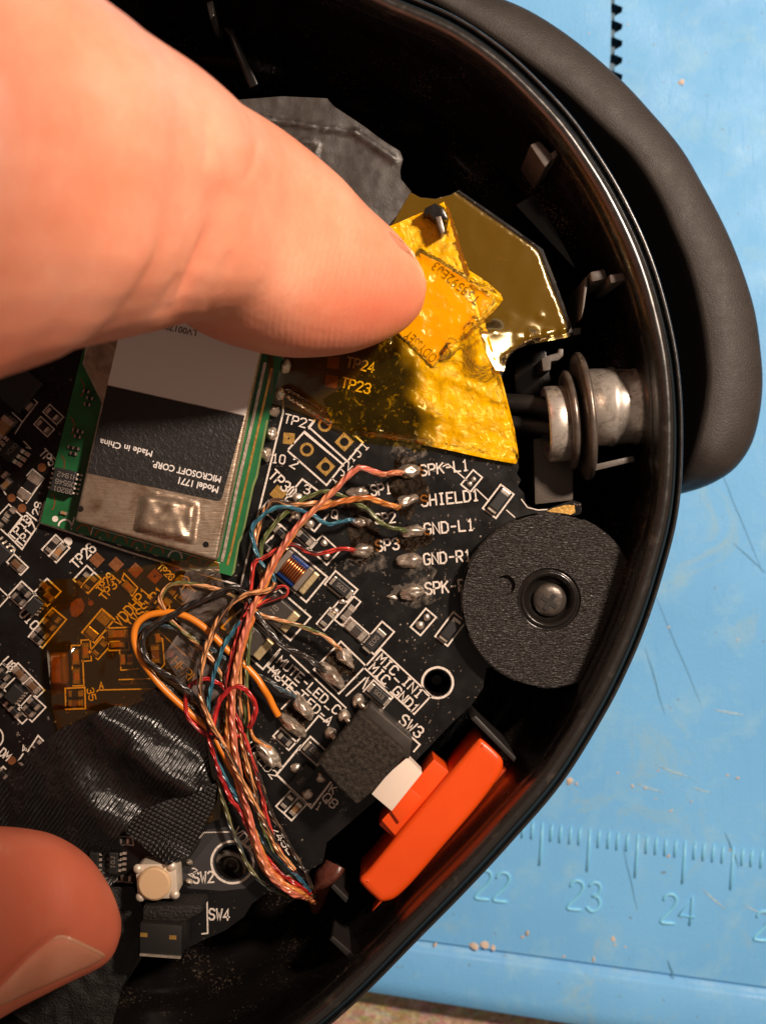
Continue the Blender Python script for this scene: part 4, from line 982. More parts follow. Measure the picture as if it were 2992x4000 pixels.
# tantalum capacitors with brass ends, copper-cased crystal
def tant(u, v, L, W, a, txt, tu, tv, tu2, tv2):
    o = meshobj('tantalum_capacitor', box_me(L * k_, W * k_, .16, MAT['tantalum_brown'], .012), P(u, v, ZB), BOARD, rz=-math.radians(a))
    for e in (-1, 1): child('terminal', box_me(34 * k_, W * k_ * .94, .10, MAT['brass_terminal'], .01), o, e * (L / 2 + 16) * k_, 0, 0)
    stroke_text(txt, tu, tv, tu2, tv2, 22, 3, ZB + .164, BOARD, MAT['chip_print'], 'printed_code')
tant(1082, 2380, 108, 92, 41, '18', 1066, 2400, 1090, 2378); tant(982, 2490, 100, 92, 41, '100', 960, 2500, 996, 2464)
cr_ = meshobj('crystal', box_me(66 * k_, 122 * k_, .12, MAT['capacitor_brown'], .03), P(240, 2607, ZB), BOARD, rz=math.radians(3))
child('metal_lid', box_me(34 * k_, 104 * k_, .014, MAT['copper_pad'], .004), cr_, -.02, 0, .121)
# transistors
o = ic(1183, 3032, 104, 46, -52, 1, legs=(), name='transistor', h=.09); stroke_text('RK', 1170, 3066, 1194, 3042, 14, 2.2, ZB + .104, BOARD, MAT['chip_print'], 'printed_code')
for u, v, r in ((1156, 3001, 22), (1254, 3037, 22), (1201, 3100, 23), (1163, 1946, 21), (1156, 2012, 20), (1208, 2046, 21), (1266, 2122, 15), (1276, 2172, 15), (1337, 2348, 14), (1311, 2385, 14), (1667, 2411, 14), (1640, 2442, 17), (1850, 1872, 11), (1834, 1890, 12)):
    blob(u, v, r * 2.05, r * 1.95, 20, r * k_ * .75, u, 'solder_dot', rough=.12, sub=3)
for i in range(26):   # tented vias catch the light as tiny dimples
    u, v = random.choice([(1640, 2480), (1780, 2330), (1500, 2600), (1850, 2100), (1760, 2200), (1240, 2450), (1250, 3220), (80, 2230), (150, 2860), (260, 2300), (1780, 2560), (1900, 2050)])
    ball(u + random.uniform(-90, 90), v + random.uniform(-70, 70), 5, .25, 'via', 'steel_dark')
for i in range(16): pad(476 + i * 7.6, 2672 - i * .2, 3.2, 'copper_pad', sq=True, a=0, name='connector_finger')
# ---------------- hand soldering
residue(1600, 1900, 66, 110, 'flux', 2.2); residue(1420, 2100, 64, 100, 'flux', 5.1, z=.009); residue(1430, 2190, 95, 52, 'residue', 1.4, -12, .006); residue(1640, 2250, 60, 70, 'residue', 7.7, 30, .0065); residue(1385, 1960, 60, 40, 'flux', 9.3); residue(1585, 1770, 70, 45, 'residue', 3.9)
residue(1330, 2590, 60, 44, 'flux', 4.2, 40); residue(1160, 2800, 56, 40, 'flux', 6.6, 40); residue(1610, 2100, 60, 50, 'flux', 8.8, 0, .01); residue(1400, 2010, 40, 60, 'residue', 4.4); residue(1610, 2330, 90, 46, 'residue', 2.9)
for i, (u, v, L, W, a, h) in enumerate(((1398, 1924, 84, 40, -8, .07), (1600, 1840, 82, 46, -5, .075), (1590, 1956, 92, 42, -22, .075), (1410, 2040, 76, 44, 0, .07), (1610, 2076, 90, 46, -5, .075), (1412, 2152, 84, 50, -3, .08), (1598, 2190, 96, 52, -3, .075), (1608, 2312, 88, 54, -10, .08),
        (1350, 2568, 84, 44, 50, .08), (1300, 2640, 118, 50, 46, .10), (1188, 2764, 104, 54, 52, .10), (1140, 2832, 124, 50, 38, .10), (1046, 2942, 130, 50, 48, .08))):
    blob(u, v, L * 1.08, W * 1.12, a, h * 1.3, i + 1, rough=.30)
blob(1530, 2332, 46, 18, 8, .02, 31, 'solder_splash')
# the slide switch SW3: metal case, foam pad on top, three soldered pins, white actuator
SW3 = empty('slide_switch', P(1420, 2960, ZB), parent=BOARD)
prism('case', [(1446, 2753), (1612, 2892), (1600, 2960), (1400, 3130), (1250, 2985)], ZB + .42, .42, MAT['switch_case'], SW3, bevel=.015)
prism('foam_pad', [(1404, 2780), (1582, 2938), (1458, 3090), (1392, 3146), (1322, 3078), (1238, 2978)], ZB + .62, .19, MAT['foam'], SW3, bevel=.03, seg=3)
prism('actuator', [(1577, 2946), (1650, 3020), (1530, 3170), (1450, 3102)], ZB + .42, .26, MAT['nylon'], SW3, bevel=.012)
for i, (u, v, a) in enumerate(((1399, 2736, 40), (1345, 2796, 42), (1292, 2864, 44))):
    blob(u, v, 50, 50, 20, .075, 40 + i, 'pin_solder', parent=SW3, rough=.1)
    tube('pin', [P(u + 2, v + 4, ZB + .05), P(u + 14, v + 18, ZB + .09), P(u + 40, v + 44, ZB + .08)], .022, MAT['tin'], SW3, n=8)
# the tactile switch SW2 and the side switch SW4
SW2 = empty('tactile_switch', P(630, 3430, ZB), parent=BOARD)
zt2 = ZB + .36
prism('frame', [(530, 3392), (552, 3376), (668, 3374), (690, 3400), (696, 3490), (676, 3510), (560, 3514), (538, 3494)], zt2 - .05, .31, MAT['switch_frame'], SW2, bevel=.012)
vv, ff = lathe([(.0, .06), (.125, .06), (.142, .045), (.145, 0)], 32); o_ = P(606, 3448, zt2 - .05)
mk('button', [o_ + q * 1.0 for q in vv], ff, MAT['cream'], SW2, smooth=False)
for u, v in ((540, 3394), (672, 3384), (684, 3494), (550, 3504)):
    vv, ff = lathe([(.0, .03), (.03, .026), (.042, 0)], 14); mk('rivet', [P(u, v, zt2 - .05) + q for q in vv], ff, MAT['switch_frame'], SW2, smooth=True)
for u, v in ((742, 3366), (742, 3442)): blob(u, v, 30, 22, 30, .05, u + v, 'pin_solder', parent=SW2)
SW4 = empty('side_switch', P(680, 3640, ZB), parent=BOARD)
prism('case', [(548, 3606), (712, 3616), (710, 3744), (546, 3734)], ZB + .52, .52, MAT['chip_black'], SW4, bevel=.012)
for u, v in ((563, 3652), (676, 3662)): prism('contact', rect_pts(u, v, 28, 16, 3), ZB + .526, .02, MAT['gold_pad'], SW4)
prism('front_bar', [(548, 3724), (708, 3736), (706, 3746), (546, 3734)], ZB + .535, .05, MAT['tin'], SW4)
prism('cover', [(560, 3540), (790, 3535), (796, 3560), (700, 3612), (556, 3600)], ZB + .40, .39, MAT['fuzzy_black'], SW4, bevel=.02)
# grey flexible circuit with fine traces round the screw hole
fl, ff = cdt_fill([(790, 3275), (810, 3240), (900, 3228), (1000, 3300), (1010, 3420), (960, 3470), (870, 3480), (735, 3470), (700, 3410), (760, 3330)], [disc_pts(909, 3368, 70, 32)])
mk('flex_circuit', [P(u, v, ZB + .0025) for u, v in fl], ff, MAT['flex_grey'], BOARD)
for i in range(7): ribbon([[(870 - i * 9, 3190), (868 - i * 9, 3225), (760 - i * 6, 3360), (735 - i * 3, 3410)]], 2.2, ZB + .0058, 'trace', mat=MAT['chip_black'])
# ================================================================== wireless module
ZM = ZB + .10          # top of its green board
ZC = ZB + .30          # top of the shield can
MOD = empty('wireless_module', P(600, 1700, ZB), 'green wireless module with tin shield can and printed sticker below the finger', 'wireless module')
gb = [(160, 2041), (905, 2250), (912, 2230), (930, 2120), (945, 2090), (985, 1900), (1000, 1860), (1150, 1190), (415, 1000)]
prism('green_board', gb, ZM, .09, MAT['green'], MOD)
prism('board_rim', [(903, 2251), (917, 2236), (936, 2124), (951, 2094), (992, 1902), (1007, 1862), (1049, 1640), (1040, 1640), (1000, 1856), (985, 1896), (945, 2088), (930, 2116), (910, 2226)], ZM + .003, .02, MAT['green_board_edge'], MOD)
can = [(293, 2035), (845, 2190), (1045, 1250), (380, 1100), (320, 1420), (396, 1572)]
prism('shield_can', can, ZC, .20, MAT['can'], MOD, bevel=.028, seg=3)
# stamped, dented bump in the can
bp, bf = cdt_fill(densify([(545, 1940), (640, 1912), (790, 1960), (770, 2130), (640, 2110), (520, 2070)], 14), step=13)
def bumpz(u, v):
    a = (u - 560) / 210; b = (v - 1925) / 180
    e = min(1, max(0, min((u - 545 + (v - 1940) * .2) / 34, (778 - u - (v - 1960) * .12) / 20, (v - 1915 - (u - 545) * .2) / 26, (2075 + (u - 520) * .22 - v) / 20)))
    e = e * e * (3 - 2 * e)
    return ZC + .002 + e * (.075 + .02 * noise.noise(Vector((u * .02, v * .02, 1)))) + .012 * noise.noise(Vector((u * .03, v * .03, 0))) * e
mk('dented_bump', [P(u, v, bumpz(u, v)) for u, v in bp], bf, MAT['can'], MOD, smooth=True)
for u, v in ((316, 1988), (805, 2127)): mk('vent_hole', [P(a, b, ZC + .003) for a, b in disc_pts(u, v, 12, 16)], [tuple(range(16))[::-1]], MAT['screw_black'], MOD)
# side rails of the can clips along the right edge
ribbon([[(1036, 1420), (1018, 1500), (985, 1650), (930, 1900), (880, 2140), (868, 2190)]], 12, ZM + .012, 'can_rail', MOD, MAT['tin'], jit=1.5)
ribbon([[(1062, 1440), (1040, 1540), (1005, 1690), (950, 1940), (905, 2150), (890, 2205)]], 9, ZM + .004, 'can_rail', MOD, MAT['gold_pad'], jit=1.5)
black = [(421, 1506), (957, 1625), (868, 1945), (858, 1955), (846, 1956), (343, 1848)]
white = [(505, 1135), (1040, 1270), (957, 1622), (421, 1503), (452, 1370)]
mk('black_sticker', [P(u, v, ZC + .004) for u, v in black], [tuple(range(len(black)))], MAT['mlabel'], MOD)
mk('white_sticker', [P(u, v, ZC + .005) for u, v in white], [tuple(range(len(white)))], MAT['module_white_sticker'], MOD)
def font_text(txt, u, v, u2, v2, hgt, z, parent, mat, name='printed_text', bold=.012):
    """sans lettering from (u, v) along the baseline to (u2, v2); cap height in px"""
    cu = bpy.data.curves.new('t', 'FONT'); cu.body = txt; cu.size = 1.0; cu.offset = bold; cu.resolution_u = 3
    ob = bpy.data.objects.new('t', cu); COL.objects.link(ob)
    bpy.context.view_layer.update()
    me = bpy.data.meshes.new_from_object(ob.evaluated_get(bpy.context.evaluated_depsgraph_get()))
    bpy.data.objects.remove(ob); bpy.data.curves.remove(cu)
    xs = [q.co.x for q in me.vertices]; w_ = max(xs) - min(xs); x0 = min(xs)
    a = P(u, v, z); b = P(u2, v2, z); d = (b - a); L = d.length; d.normalize(); n = Vector((-d.y, d.x, 0)); sy = hgt * px(z) / .70
    vs = [a + d * ((q.co.x - x0) / w_ * L) + n * (q.co.y * sy) for q in me.vertices]
    fs = [tuple(p.vertices) for p in me.polygons]; bpy.data.meshes.remove(me)
    return mk(name, vs, fs, mat, parent)
zt_ = ZC + .0075
font_text('Made in China', 598, 1762, 394, 1713, 24, zt_, MOD, MAT['module_print']); font_text('MICROSOFT CORP.', 866, 1862, 598, 1800, 25, zt_, MOD, MAT['module_print'], bold=.02); font_text('Model 1771', 856, 1902, 702, 1864, 26, zt_, MOD, MAT['module_print'], bold=.02)
font_text('LV0017004P', 770, 1290, 596, 1252, 24, zt_, MOD, MAT['sticker_print'])
# castellated edge contacts, half-round with solder
for i in range(9):
    u = 256 + 71.5 * i; v = 2056 + 20.2 * i
    q = [(u + 26 * math.cos(math.radians(a)), v + 26 * math.sin(math.radians(a))) for a in range(188, 372, 12)]
    ribbon([q], 7, ZM + .004, 'castellation', MOD, MAT['ink'] if i in (0, 6) else MAT['castellation'], jit=.3)
    blob(u, v + 2, 34, 26, 15, .085, 60 + i, 'solder_joint', parent=MOD, z0=ZB + .01)
for i, (u, v) in enumerate(((1067, 1605), (1057, 1695), (1034, 1775), (1110, 1433), (1090, 1539))): blob(u + 4, v, 46, 54, 10, .11, 80 + i, 'solder_joint', parent=MOD, z0=ZB + .01, mat='solder')
for i in range(5): q = [(196 + i * 38 + 20 * math.cos(math.radians(a)), 1960 - i * 148 + 34 * math.sin(math.radians(a))) for a in range(-70, 80, 15)]; ribbon([q], 5, ZM + .003, 'castellation', MOD, MAT['castellation'])
ribbon([[(292, 2022), (280, 2068)]], 5, ZM + .004, 'silkscreen_mark', MOD); ribbon([[(364, 2060), (356, 2088)]], 5, ZM + .004, 'silkscreen_mark', MOD); ribbon([[(364, 2060), (640, 2140), (860, 2200)]], 2.5, ZM + .0045, 'silkscreen_mark', MOD)
mk('silkscreen_dot', [P(a, b, ZM + .004) for a, b in disc_pts(217, 2027, 12, 18)], [tuple(range(18))[::-1]], MAT['ink'], MOD)
mchip = ic(258, 1880, 92, 84, 103, 5, leg=18, lw=7, parent=MOD, z0=ZM, name='memory_chip')
for i, s in enumerate(('39201', '05546', 'H1942')): stroke_text(s, 288 + i * 8 - 2, 1915 - i * 28, 214 + i * 8 - 2, 1898 - i * 28, 17, 2.4, ZM + .125, MOD, MAT['chip_print'], 'printed_code')
for u, v in ((340, 1530), (354, 1556), (344, 1580), (299, 1681), (317, 1687), (306, 1706), (281, 1748), (300, 1752), (290, 1772), (252, 2004)): chip(u, v, 26, 12, 12, 'capacitor_tan' if v > 1990 else 'resistor_black', h=.03, z0=ZM, parent=MOD)

# ================================================================== films, tapes, sticker
def sheet(name, poly, zf, mat, step=16, bstep=10, parent=None, thick=None, holes=()):
    vs, fs = cdt_fill(densify(poly, bstep), holes, step)
    return mk(name, [P(u, v, zf(u, v)) for u, v in vs], fs, mat, parent, smooth=True)
def nz(u, v, s, seed=0): return noise.noise(Vector((u * s, v * s, seed)))
def seg_d(u, v, a, b):
    ax_, ay = b[0] - a[0], b[1] - a[1]; t = max(0, min(1, ((u - a[0]) * ax_ + (v - a[1]) * ay) / (ax_ * ax_ + ay * ay)))
    return math.hypot(u - a[0] - ax_ * t, v - a[1] - ay * t)
def ss(a, b, x):
    t = max(0, min(1, (x - a) / (b - a))); return t * t * (3 - 2 * t)
film_poly = [(600, 470), (870, 395), (1100, 376), (1278, 384), (1300, 412), (1420, 492), (1500, 552), (1562, 590), (1574, 622), (1562, 665), (1566, 700), (1606, 748), (1570, 820), (1500, 900), (1440, 1000), (1000, 1000), (640, 800)]
def zfilm(u, v):
    z = ZB + .022 + .012 * nz(u, v, .006, 2) + .004 * nz(u, v, .03, 5)
    z += .03 * math.exp(-(seg_d(u, v, (950, 455), (1390, 518)) / 7) ** 2) + .02 * math.exp(-(seg_d(u, v, (1080, 535), (1240, 562)) / 5) ** 2) + .02 * math.exp(-(seg_d(u, v, (1240, 562), (1228, 622)) / 5) ** 2) + .03 * math.exp(-(seg_d(u, v, (1390, 518), (1540, 620)) / 12) ** 2)
    return z
film = sheet('insulation_film', film_poly, zfilm, MAT['film'], 14, 9)
tag(film, 'smoky grey creased plastic film over the board behind the finger', 'plastic film')
# smooth golden tape folded over the board corner by the pivot
capp = [(1604, 752), (1642, 772), (1700, 778), (1762, 762), (1792, 742), (1870, 800), (1960, 862), (2040, 920), (2118, 972), (2150, 1050), (2180, 1130), (2210, 1215), (2238, 1292), (2222, 1316), (2150, 1330), (2060, 1346), (2010, 1368), (1978, 1404), (1968, 1450), (1935, 1446), (1876, 1330), (1850, 1262), (1886, 1184), (1868, 1130), (1790, 1066), (1716, 818), (1655, 856), (1522, 894), (1542, 860)]
def edge_top(u): return 1308 - (u - 1880) * .085 + 6 * math.sin(u * .03)
def lift(u, v):
    # the loose lower left corner tilts up towards the fold
    sd = (.923 * (2150 - u) + .385 * (v - 1290)) * px(3)
    if sd <= 0 or v < 1220: return 0.0
    return .257 * (sd - .09 * math.tanh(sd / .09)) * ss(1225, 1305, v)
def zcap(u, v):
    z = ZB + .030 + .004 * nz(u, v, .008, 3)
    low = edge_top(u)
    z += lift(u, v)
    t = v - low
    if u > 1930 and t > -12:      # rippled upward curl along the lower edge
        g = ss(-12, 10, t) * (1 - ss(34, 50, t)) * ss(1990, 2060, u); sw = fr((2240 - u) / 62.0); sw = sw / .8 if sw < .8 else (1 - sw) / .2
        z += g * (.11 * max(0, t) * px(3) + .237 * 50 * px(3) * sw)
    dr = min(seg_d(u, v, (2118, 972), (2240, 1292)), 200); z -= .05 * (1 - ss(0, 24, dr)) + .0
    dt = seg_d(u, v, (1792, 742), (2118, 972)); z -= .05 * (1 - ss(0, 16, dt))
    db = min(seg_d(u, v, (2238, 1296), (2060, 1348)), seg_d(u, v, (2060, 1348), (1975, 1405))); z -= .05 * (1 - ss(0, 18, db))
    for a, b, r in ((1985, 1250, 26), (1935, 1285, 20), (2110, 1235, 12)): z += .012 * math.exp(-(math.hypot(u - a, v - b) / r) ** 2)
    return z
cap = sheet('tape_strip', capp, zcap, MAT['kapton_smooth'], 12, 8)
tag(cap, 'smooth golden see-through tape wrapped over the board corner beside the metal pivot', 'tape')
# sticker lying under the crinkled tape
stk = [(1690, 1432), (1555, 1300), (1500, 1110), (1640, 985), (1720, 1018), (1925, 1160), (1930, 1180)]
STK = empty('printed_sticker', P(1700, 1200, ZB), 'yellow orange printed sticker under the crinkled tape at the fingertip', 'sticker')
def zst(u, v): return ZB + .058 + .010 * nz(u, v, .010, 8)
sheet('sticker_paper', stk, zst, MAT['sticker_yellow'], 16, 10, STK)
def on_sheet(o, zf, dz):
    """let lettering follow the sheet it is printed on"""
    w_ = WL[o.name]
    for q in o.data.vertices:
        p = q.co + w_; k = (H - p.z) / F; u = p.x / k + 1496; v = 2000 - p.y / k
        q.co = P(u, v, zf(u, v) + dz) - w_
    return o
on_sheet(font_text('ODYSSEY', 1712, 1392, 1600, 1288, 40, ZB + .07, STK, MAT['sticker_print'], bold=.0), zst, .006)
on_sheet(font_text('_M', 1594, 1268, 1562, 1236, 40, ZB + .07, STK, MAT['sticker_print'], bold=.0), zst, .006)
on_sheet(font_text('T38592E03', 1880, 1166, 1706, 1020, 38, ZB + .07, STK, MAT['sticker_print'], bold=.0), zst, .006)
# crinkled yellow tape: the bright loose part over the sticker and board, and the dark stuck-down part
crp = [(1500, 892), (1560, 868), (1650, 828), (1700, 806), (1742, 784), (1770, 860), (1812, 1000), (1832, 1056), (1896, 1096), (1958, 1150), (1964, 1172), (1930, 1215), (1892, 1250), (1908, 1310), (1965, 1500), (2010, 1680), (2026, 1788), (2014, 1812), (1900, 1792), (1760, 1760), (1600, 1728), (1480, 1716), (1380, 1700), (1300, 1660), (1260, 1560), (1400, 1470), (1480, 1340), (1560, 1260), (1500, 1100), (1430, 1000)]
peg = [(1650, 842), (1662, 808), (1702, 790), (1736, 812), (1752, 858), (1742, 915), (1722, 918), (1698, 868)]
def zcr(u, v):
    k = ss(1380, 1640, u + (v - 1500) * -.1)
    z = ZB + .034 + .010 * nz(u, v, .012, 4) + k * (.012 * nz(u, v, .025, 1) + .008 * nz(u, v, .07, 6))
    if in_poly(u, v, stk): z = max(z, zst(u, v) + .012 + .010 * abs(nz(u, v, .035, 9)))
    z += .07 * math.exp(-(seg_d(u, v, (1740, 1390), (1950, 1215)) / 17) ** 2) + .035 * math.exp(-(seg_d(u, v, (1640, 990), (1960, 1170)) / 14) ** 2)
    z += .022 * math.exp(-(seg_d(u, v, (1620, 1580), (1700, 1625)) / 13) ** 2) + .014 * math.exp(-(seg_d(u, v, (1700, 1625), (1980, 1632)) / 14) ** 2)
    z += .06 * math.exp(-(seg_d(u, v, (1400, 1706), (1660, 1738)) / 20) ** 2) + .03 * math.exp(-(seg_d(u, v, (1660, 1738), (2010, 1800)) / 22) ** 2) + .03 * math.exp(-(seg_d(u, v, (1760, 1330), (1730, 1400)) / 12) ** 2) + .025 * math.exp(-(seg_d(u, v, (1690, 1450), (1960, 1560)) / 20) ** 2) + .03 * math.exp(-(seg_d(u, v, (1780, 1400), (1880, 1340)) / 18) ** 2)
    z -= .03 * (1 - ss(0, 10, seg_d(u, v, (1742, 784), (2026, 1788))))
    z += lift(u, v) * ss(1790, 1880, u) * (1 - ss(1400, 1520, v))
    return max(z, ZB + .012)
TB_ = sheet('tape_strip', crp, zcr, MAT['kapton_crinkled'], 9, 7, holes=[peg])
def gold_from(v): return np.interp(v, [700, 1260, 1400, 1550, 1650, 1740], [1300, 1560, 1615, 1640, 1690, 1700])
ga = []
for q_ in TB_.data.vertices:      # where air is trapped under the film it turns milky gold; over the sticker and at the left it lies flat and clear
    w_ = q_.co + WL[TB_.name]; k2 = (H - w_.z) / F; uu, v2 = w_.x / k2 + 1496, 2000 - w_.y / k2
    g_ = ss(-60, 70, uu - gold_from(v2) - 36 * nz(uu, v2, .012, 14))
    if in_poly(uu, v2, stk): g_ *= .12 + .5 * ss(.1, .5, nz(uu, v2, .02, 4))
    ga.append(g_)
TB_.data.attributes.new('gold', 'FLOAT', 'POINT').data.foreach_set('value', ga)
tag(TB_, 'crinkled bright yellow see-through tape pressed down by the fingertip', 'tape')
flp = [(1040, 1300), (1300, 1240), (1560, 1255), (1480, 1340), (1402, 1470), (1262, 1560), (1300, 1658), (1375, 1698), (1290, 1668), (1180, 1612), (1110, 1588), (1056, 1575), (1050, 1480)]
def zfl(u, v):
    z = ZB + .030 + .006 * nz(u, v, .01, 11)
    z += .07 * ss(1130, 1060, u) + .055 * math.exp(-(seg_d(u, v, (1120, 1535), (1290, 1640)) / 15) ** 2) + .06 * math.exp(-(seg_d(u, v, (1360, 1540), (1372, 1610)) / 10) ** 2)
    if u > 1250: z += .02 * ss(1250, 1400, u)
    return z
TF = sheet('tape_strip', flp, zfl, MAT['kapton_flat'], 11, 8)
tag(TF, 'dark amber tape stuck flat over the TP23 and TP24 pads', 'tape')
# amber tape lower left
amb = [(163, 2272), (250, 2262), (330, 2255), (483, 2223), (653, 2197), (760, 2182), (803, 2174), (850, 2186), (862, 2254), (880, 2300), (930, 2420), (925, 2560), (900, 2700), (880, 2900), (860, 3200), (760, 3230), (690, 3000), (604, 2720), (500, 2760), (374, 2800), (230, 2860), (205, 2760), (199, 2695), (181, 2513), (170, 2380)]
def zamb(u, v):
    z = ZB + .085 + .008 * nz(u, v, .01, 21) + .03 * nz(u, v, .004, 3)
    if v > 2760: z = ZB + .05
    z += .06 * ss(2260, 2200, v) * ss(600, 720, u)
    z += .055 * math.exp(-((u - 240) / 56) ** 4 - ((v - 2607) / 84) ** 4)
    return z
TA_ = sheet('tape_strip', amb, zamb, MAT['kapton_amber'], 13, 9)
tag(TA_, 'amber see-through tape over components below the wireless module', 'tape')
# wrinkled grey adhesive pocket under that tape, where it has lifted
n = NT('lifted_adhesive'); f_ = n.noise(2.6, 6, .7, dist=1.2)
t = n.new('ShaderNodeBsdfTransparent'); m2 = n.new('ShaderNodeMixShader'); n.set(base=(.22, .18, .165), rough=.35, normal=n.bump(n.noise(8, 4), .2, .02))
n.l.new(n.ramp(f_, [(.42, 0.0), (.60, .60)]), m2.inputs[0]); n.l.new(t.outputs[0], m2.inputs[1]); n.l.new(n.b.outputs[0], m2.inputs[2]); n.l.new(m2.outputs[0], n.out.inputs[0])
pk = [(740, 2210), (850, 2200), (885, 2320), (900, 2480), (890, 2700), (860, 2850), (800, 2800), (760, 2720), (690, 2640), (640, 2560), (700, 2470), (720, 2380), (700, 2290)]
sheet('lifted_adhesive', pk, lambda u, v: ZB + .125 + .012 * nz(u, v, .012, 5), n.m, 16, 10, TA_)
# black cloth tape and woven strip
clp = [(606, 2692), (520, 2730), (374, 2786), (232, 2850), (120, 2936), (20, 3010), (-120, 3070), (-200, 3500), (60, 3560), (330, 3560), (470, 3420), (470, 3260), (560, 3170), (720, 3110), (830, 3070), (812, 2960), (800, 2870), (740, 2790), (660, 2720)]
def zcl(u, v):
    q = (u - 374) * .83 + (v - 2786) * .56      # along the folds
    p = -(u - 374) * .56 + (v - 2786) * .83     # across
    z = ZB + .10 + .05 * math.sin(p * .022 + .6 + .5 * nz(u, v, .006, 2)) * ss(250, 420, u) + .02 * nz(u, v, .012, 7) + .006 * nz(u, v, .05, 3)
    z += .07 * math.exp(-(seg_d(u, v, (400, 2790), (760, 2980)) / 52) ** 2) + .08 * math.exp(-(seg_d(u, v, (520, 2950), (740, 3090)) / 52) ** 2)
    z -= .06 * ss(280, 60, u)
    return max(z, ZB + .03)
CL = sheet('cloth_tape', clp, zcl, MAT['cloth'], 13, 9)
tag(CL, 'glossy black wrinkled cloth tape between the amber tape and lower fingertip', 'cloth tape')
wvp = [(552, 3168), (640, 3130), (780, 3082), (850, 3056), (838, 3150), (800, 3230), (760, 3312), (740, 3342), (700, 3362), (654, 3382), (600, 3340), (540, 3290), (488, 3246)]
def zwv(u, v): return ZB + .15 + .02 * nz(u, v, .008, 6) + .22 * math.exp(-(math.hypot(u - 655, v - 3390) / 60) ** 2)
WV = sheet('woven_strip', wvp, zwv, MAT['woven'], 13, 9)
tag(WV, 'matte black woven fabric strip above the square cream push button', 'fabric strip')
fzp = [(-100, 3300), (300, 3470), (520, 3462), (560, 3540), (540, 3730), (480, 3850), (440, 4000), (400, 4120), (-150, 4100)]
FZ = sheet('felt_pad', fzp, lambda u, v: ZB + .07 + .03 * nz(u, v, .02, 6) + .012 * nz(u, v, .08, 2), MAT['fuzzy_black'], 14, 10)
tag(FZ, 'fuzzy black felt padding beneath the lower fingertip', 'felt pad')

# ================================================================== retaining disc with its screw
ZD = ZB + .20
DISC = empty('retaining_disc', P(2145, 2345, ZB), 'round black grained plastic disc with a countersunk screw', 'disc')
dp = [(min(u, 2452 - max(0, v - 2250) * .32 if v > 2250 else 2452), v) for u, v in disc_pts(2145, 2345, 338, 96)]
rec = disc_pts(2144, 2342, 124, 48); dim = disc_pts(1973, 2286, 40, 24)
vs, fs = cdt_fill(dp, [rec, dim])
bot = [P(u, v, ZD - .012) for u, v in dp]; c_ = P(2145, 2345, ZD)
up = [P(u, v, ZD) for u, v in vs]
nD = len(dp); base = len(up)
allv = up + [P(u, v, ZD) + (P(u, v, ZD) - c_).normalized() * .014 - Vector((0, 0, .016)) for u, v in dp] + [P(u, v, ZD) + (P(u, v, ZD) - c_).normalized() * .014 - Vector((0, 0, .19)) for u, v in dp]
idx = {(round(u, 3), round(v, 3)): i for i, (u, v) in enumerate(vs)}
ii = [idx.get((round(u, 3), round(v, 3))) for u, v in dp]
sf = []
for i in range(nD):
    j = (i + 1) % nD
    if ii[i] is not None and ii[j] is not None: sf.append((ii[i], ii[j], base + j, base + i))
    sf.append((base + i, base + j, base + nD + j, base + nD + i))
mk('disc', allv, fs + sf, MAT['disc'], DISC)
kd = px(ZD)
vv, ff = lathe([(124 * kd, 0), (121 * kd, -.018), (112 * kd, -.02), (108 * kd, -.004), (98 * kd, -.004), (90 * kd, -.05), (84 * kd, -.11), (60 * kd, -.12), (0.001, -.12)], 64)
mk('recess', [P(2144, 2342, ZD) + q for q in vv], ff, MAT['screw_black'], DISC, smooth=True)
vv, ff = lathe([(40 * kd, 0), (38 * kd, -.02), (34 * kd, -.055), (22 * kd, -.045), (14 * kd, -.05), (.001, -.055)], 32); mk('dimple', [P(1973, 2286, ZD) + q for q in vv], ff, MAT['disc'], DISC, smooth=True)
SC = empty('screw', P(2144, 2342, ZD - .12), parent=DISC)
vv, ff = lathe([(66 * kd, 0), (66 * kd, .03), (60 * kd, .05), (46 * kd, .062), (30 * kd, .066), (.001, .067)], 40); mk('screw_head', [P(2144, 2342, ZD - .118) + q for q in vv], ff, MAT['screw_metal'], SC, smooth=True)
for a in (35, 125):
    prism('cross_slot', rect_pts(2146, 2352, 70, 17, a), ZD - .045 + a * .00002, .012, MAT['cable_black'], SC)

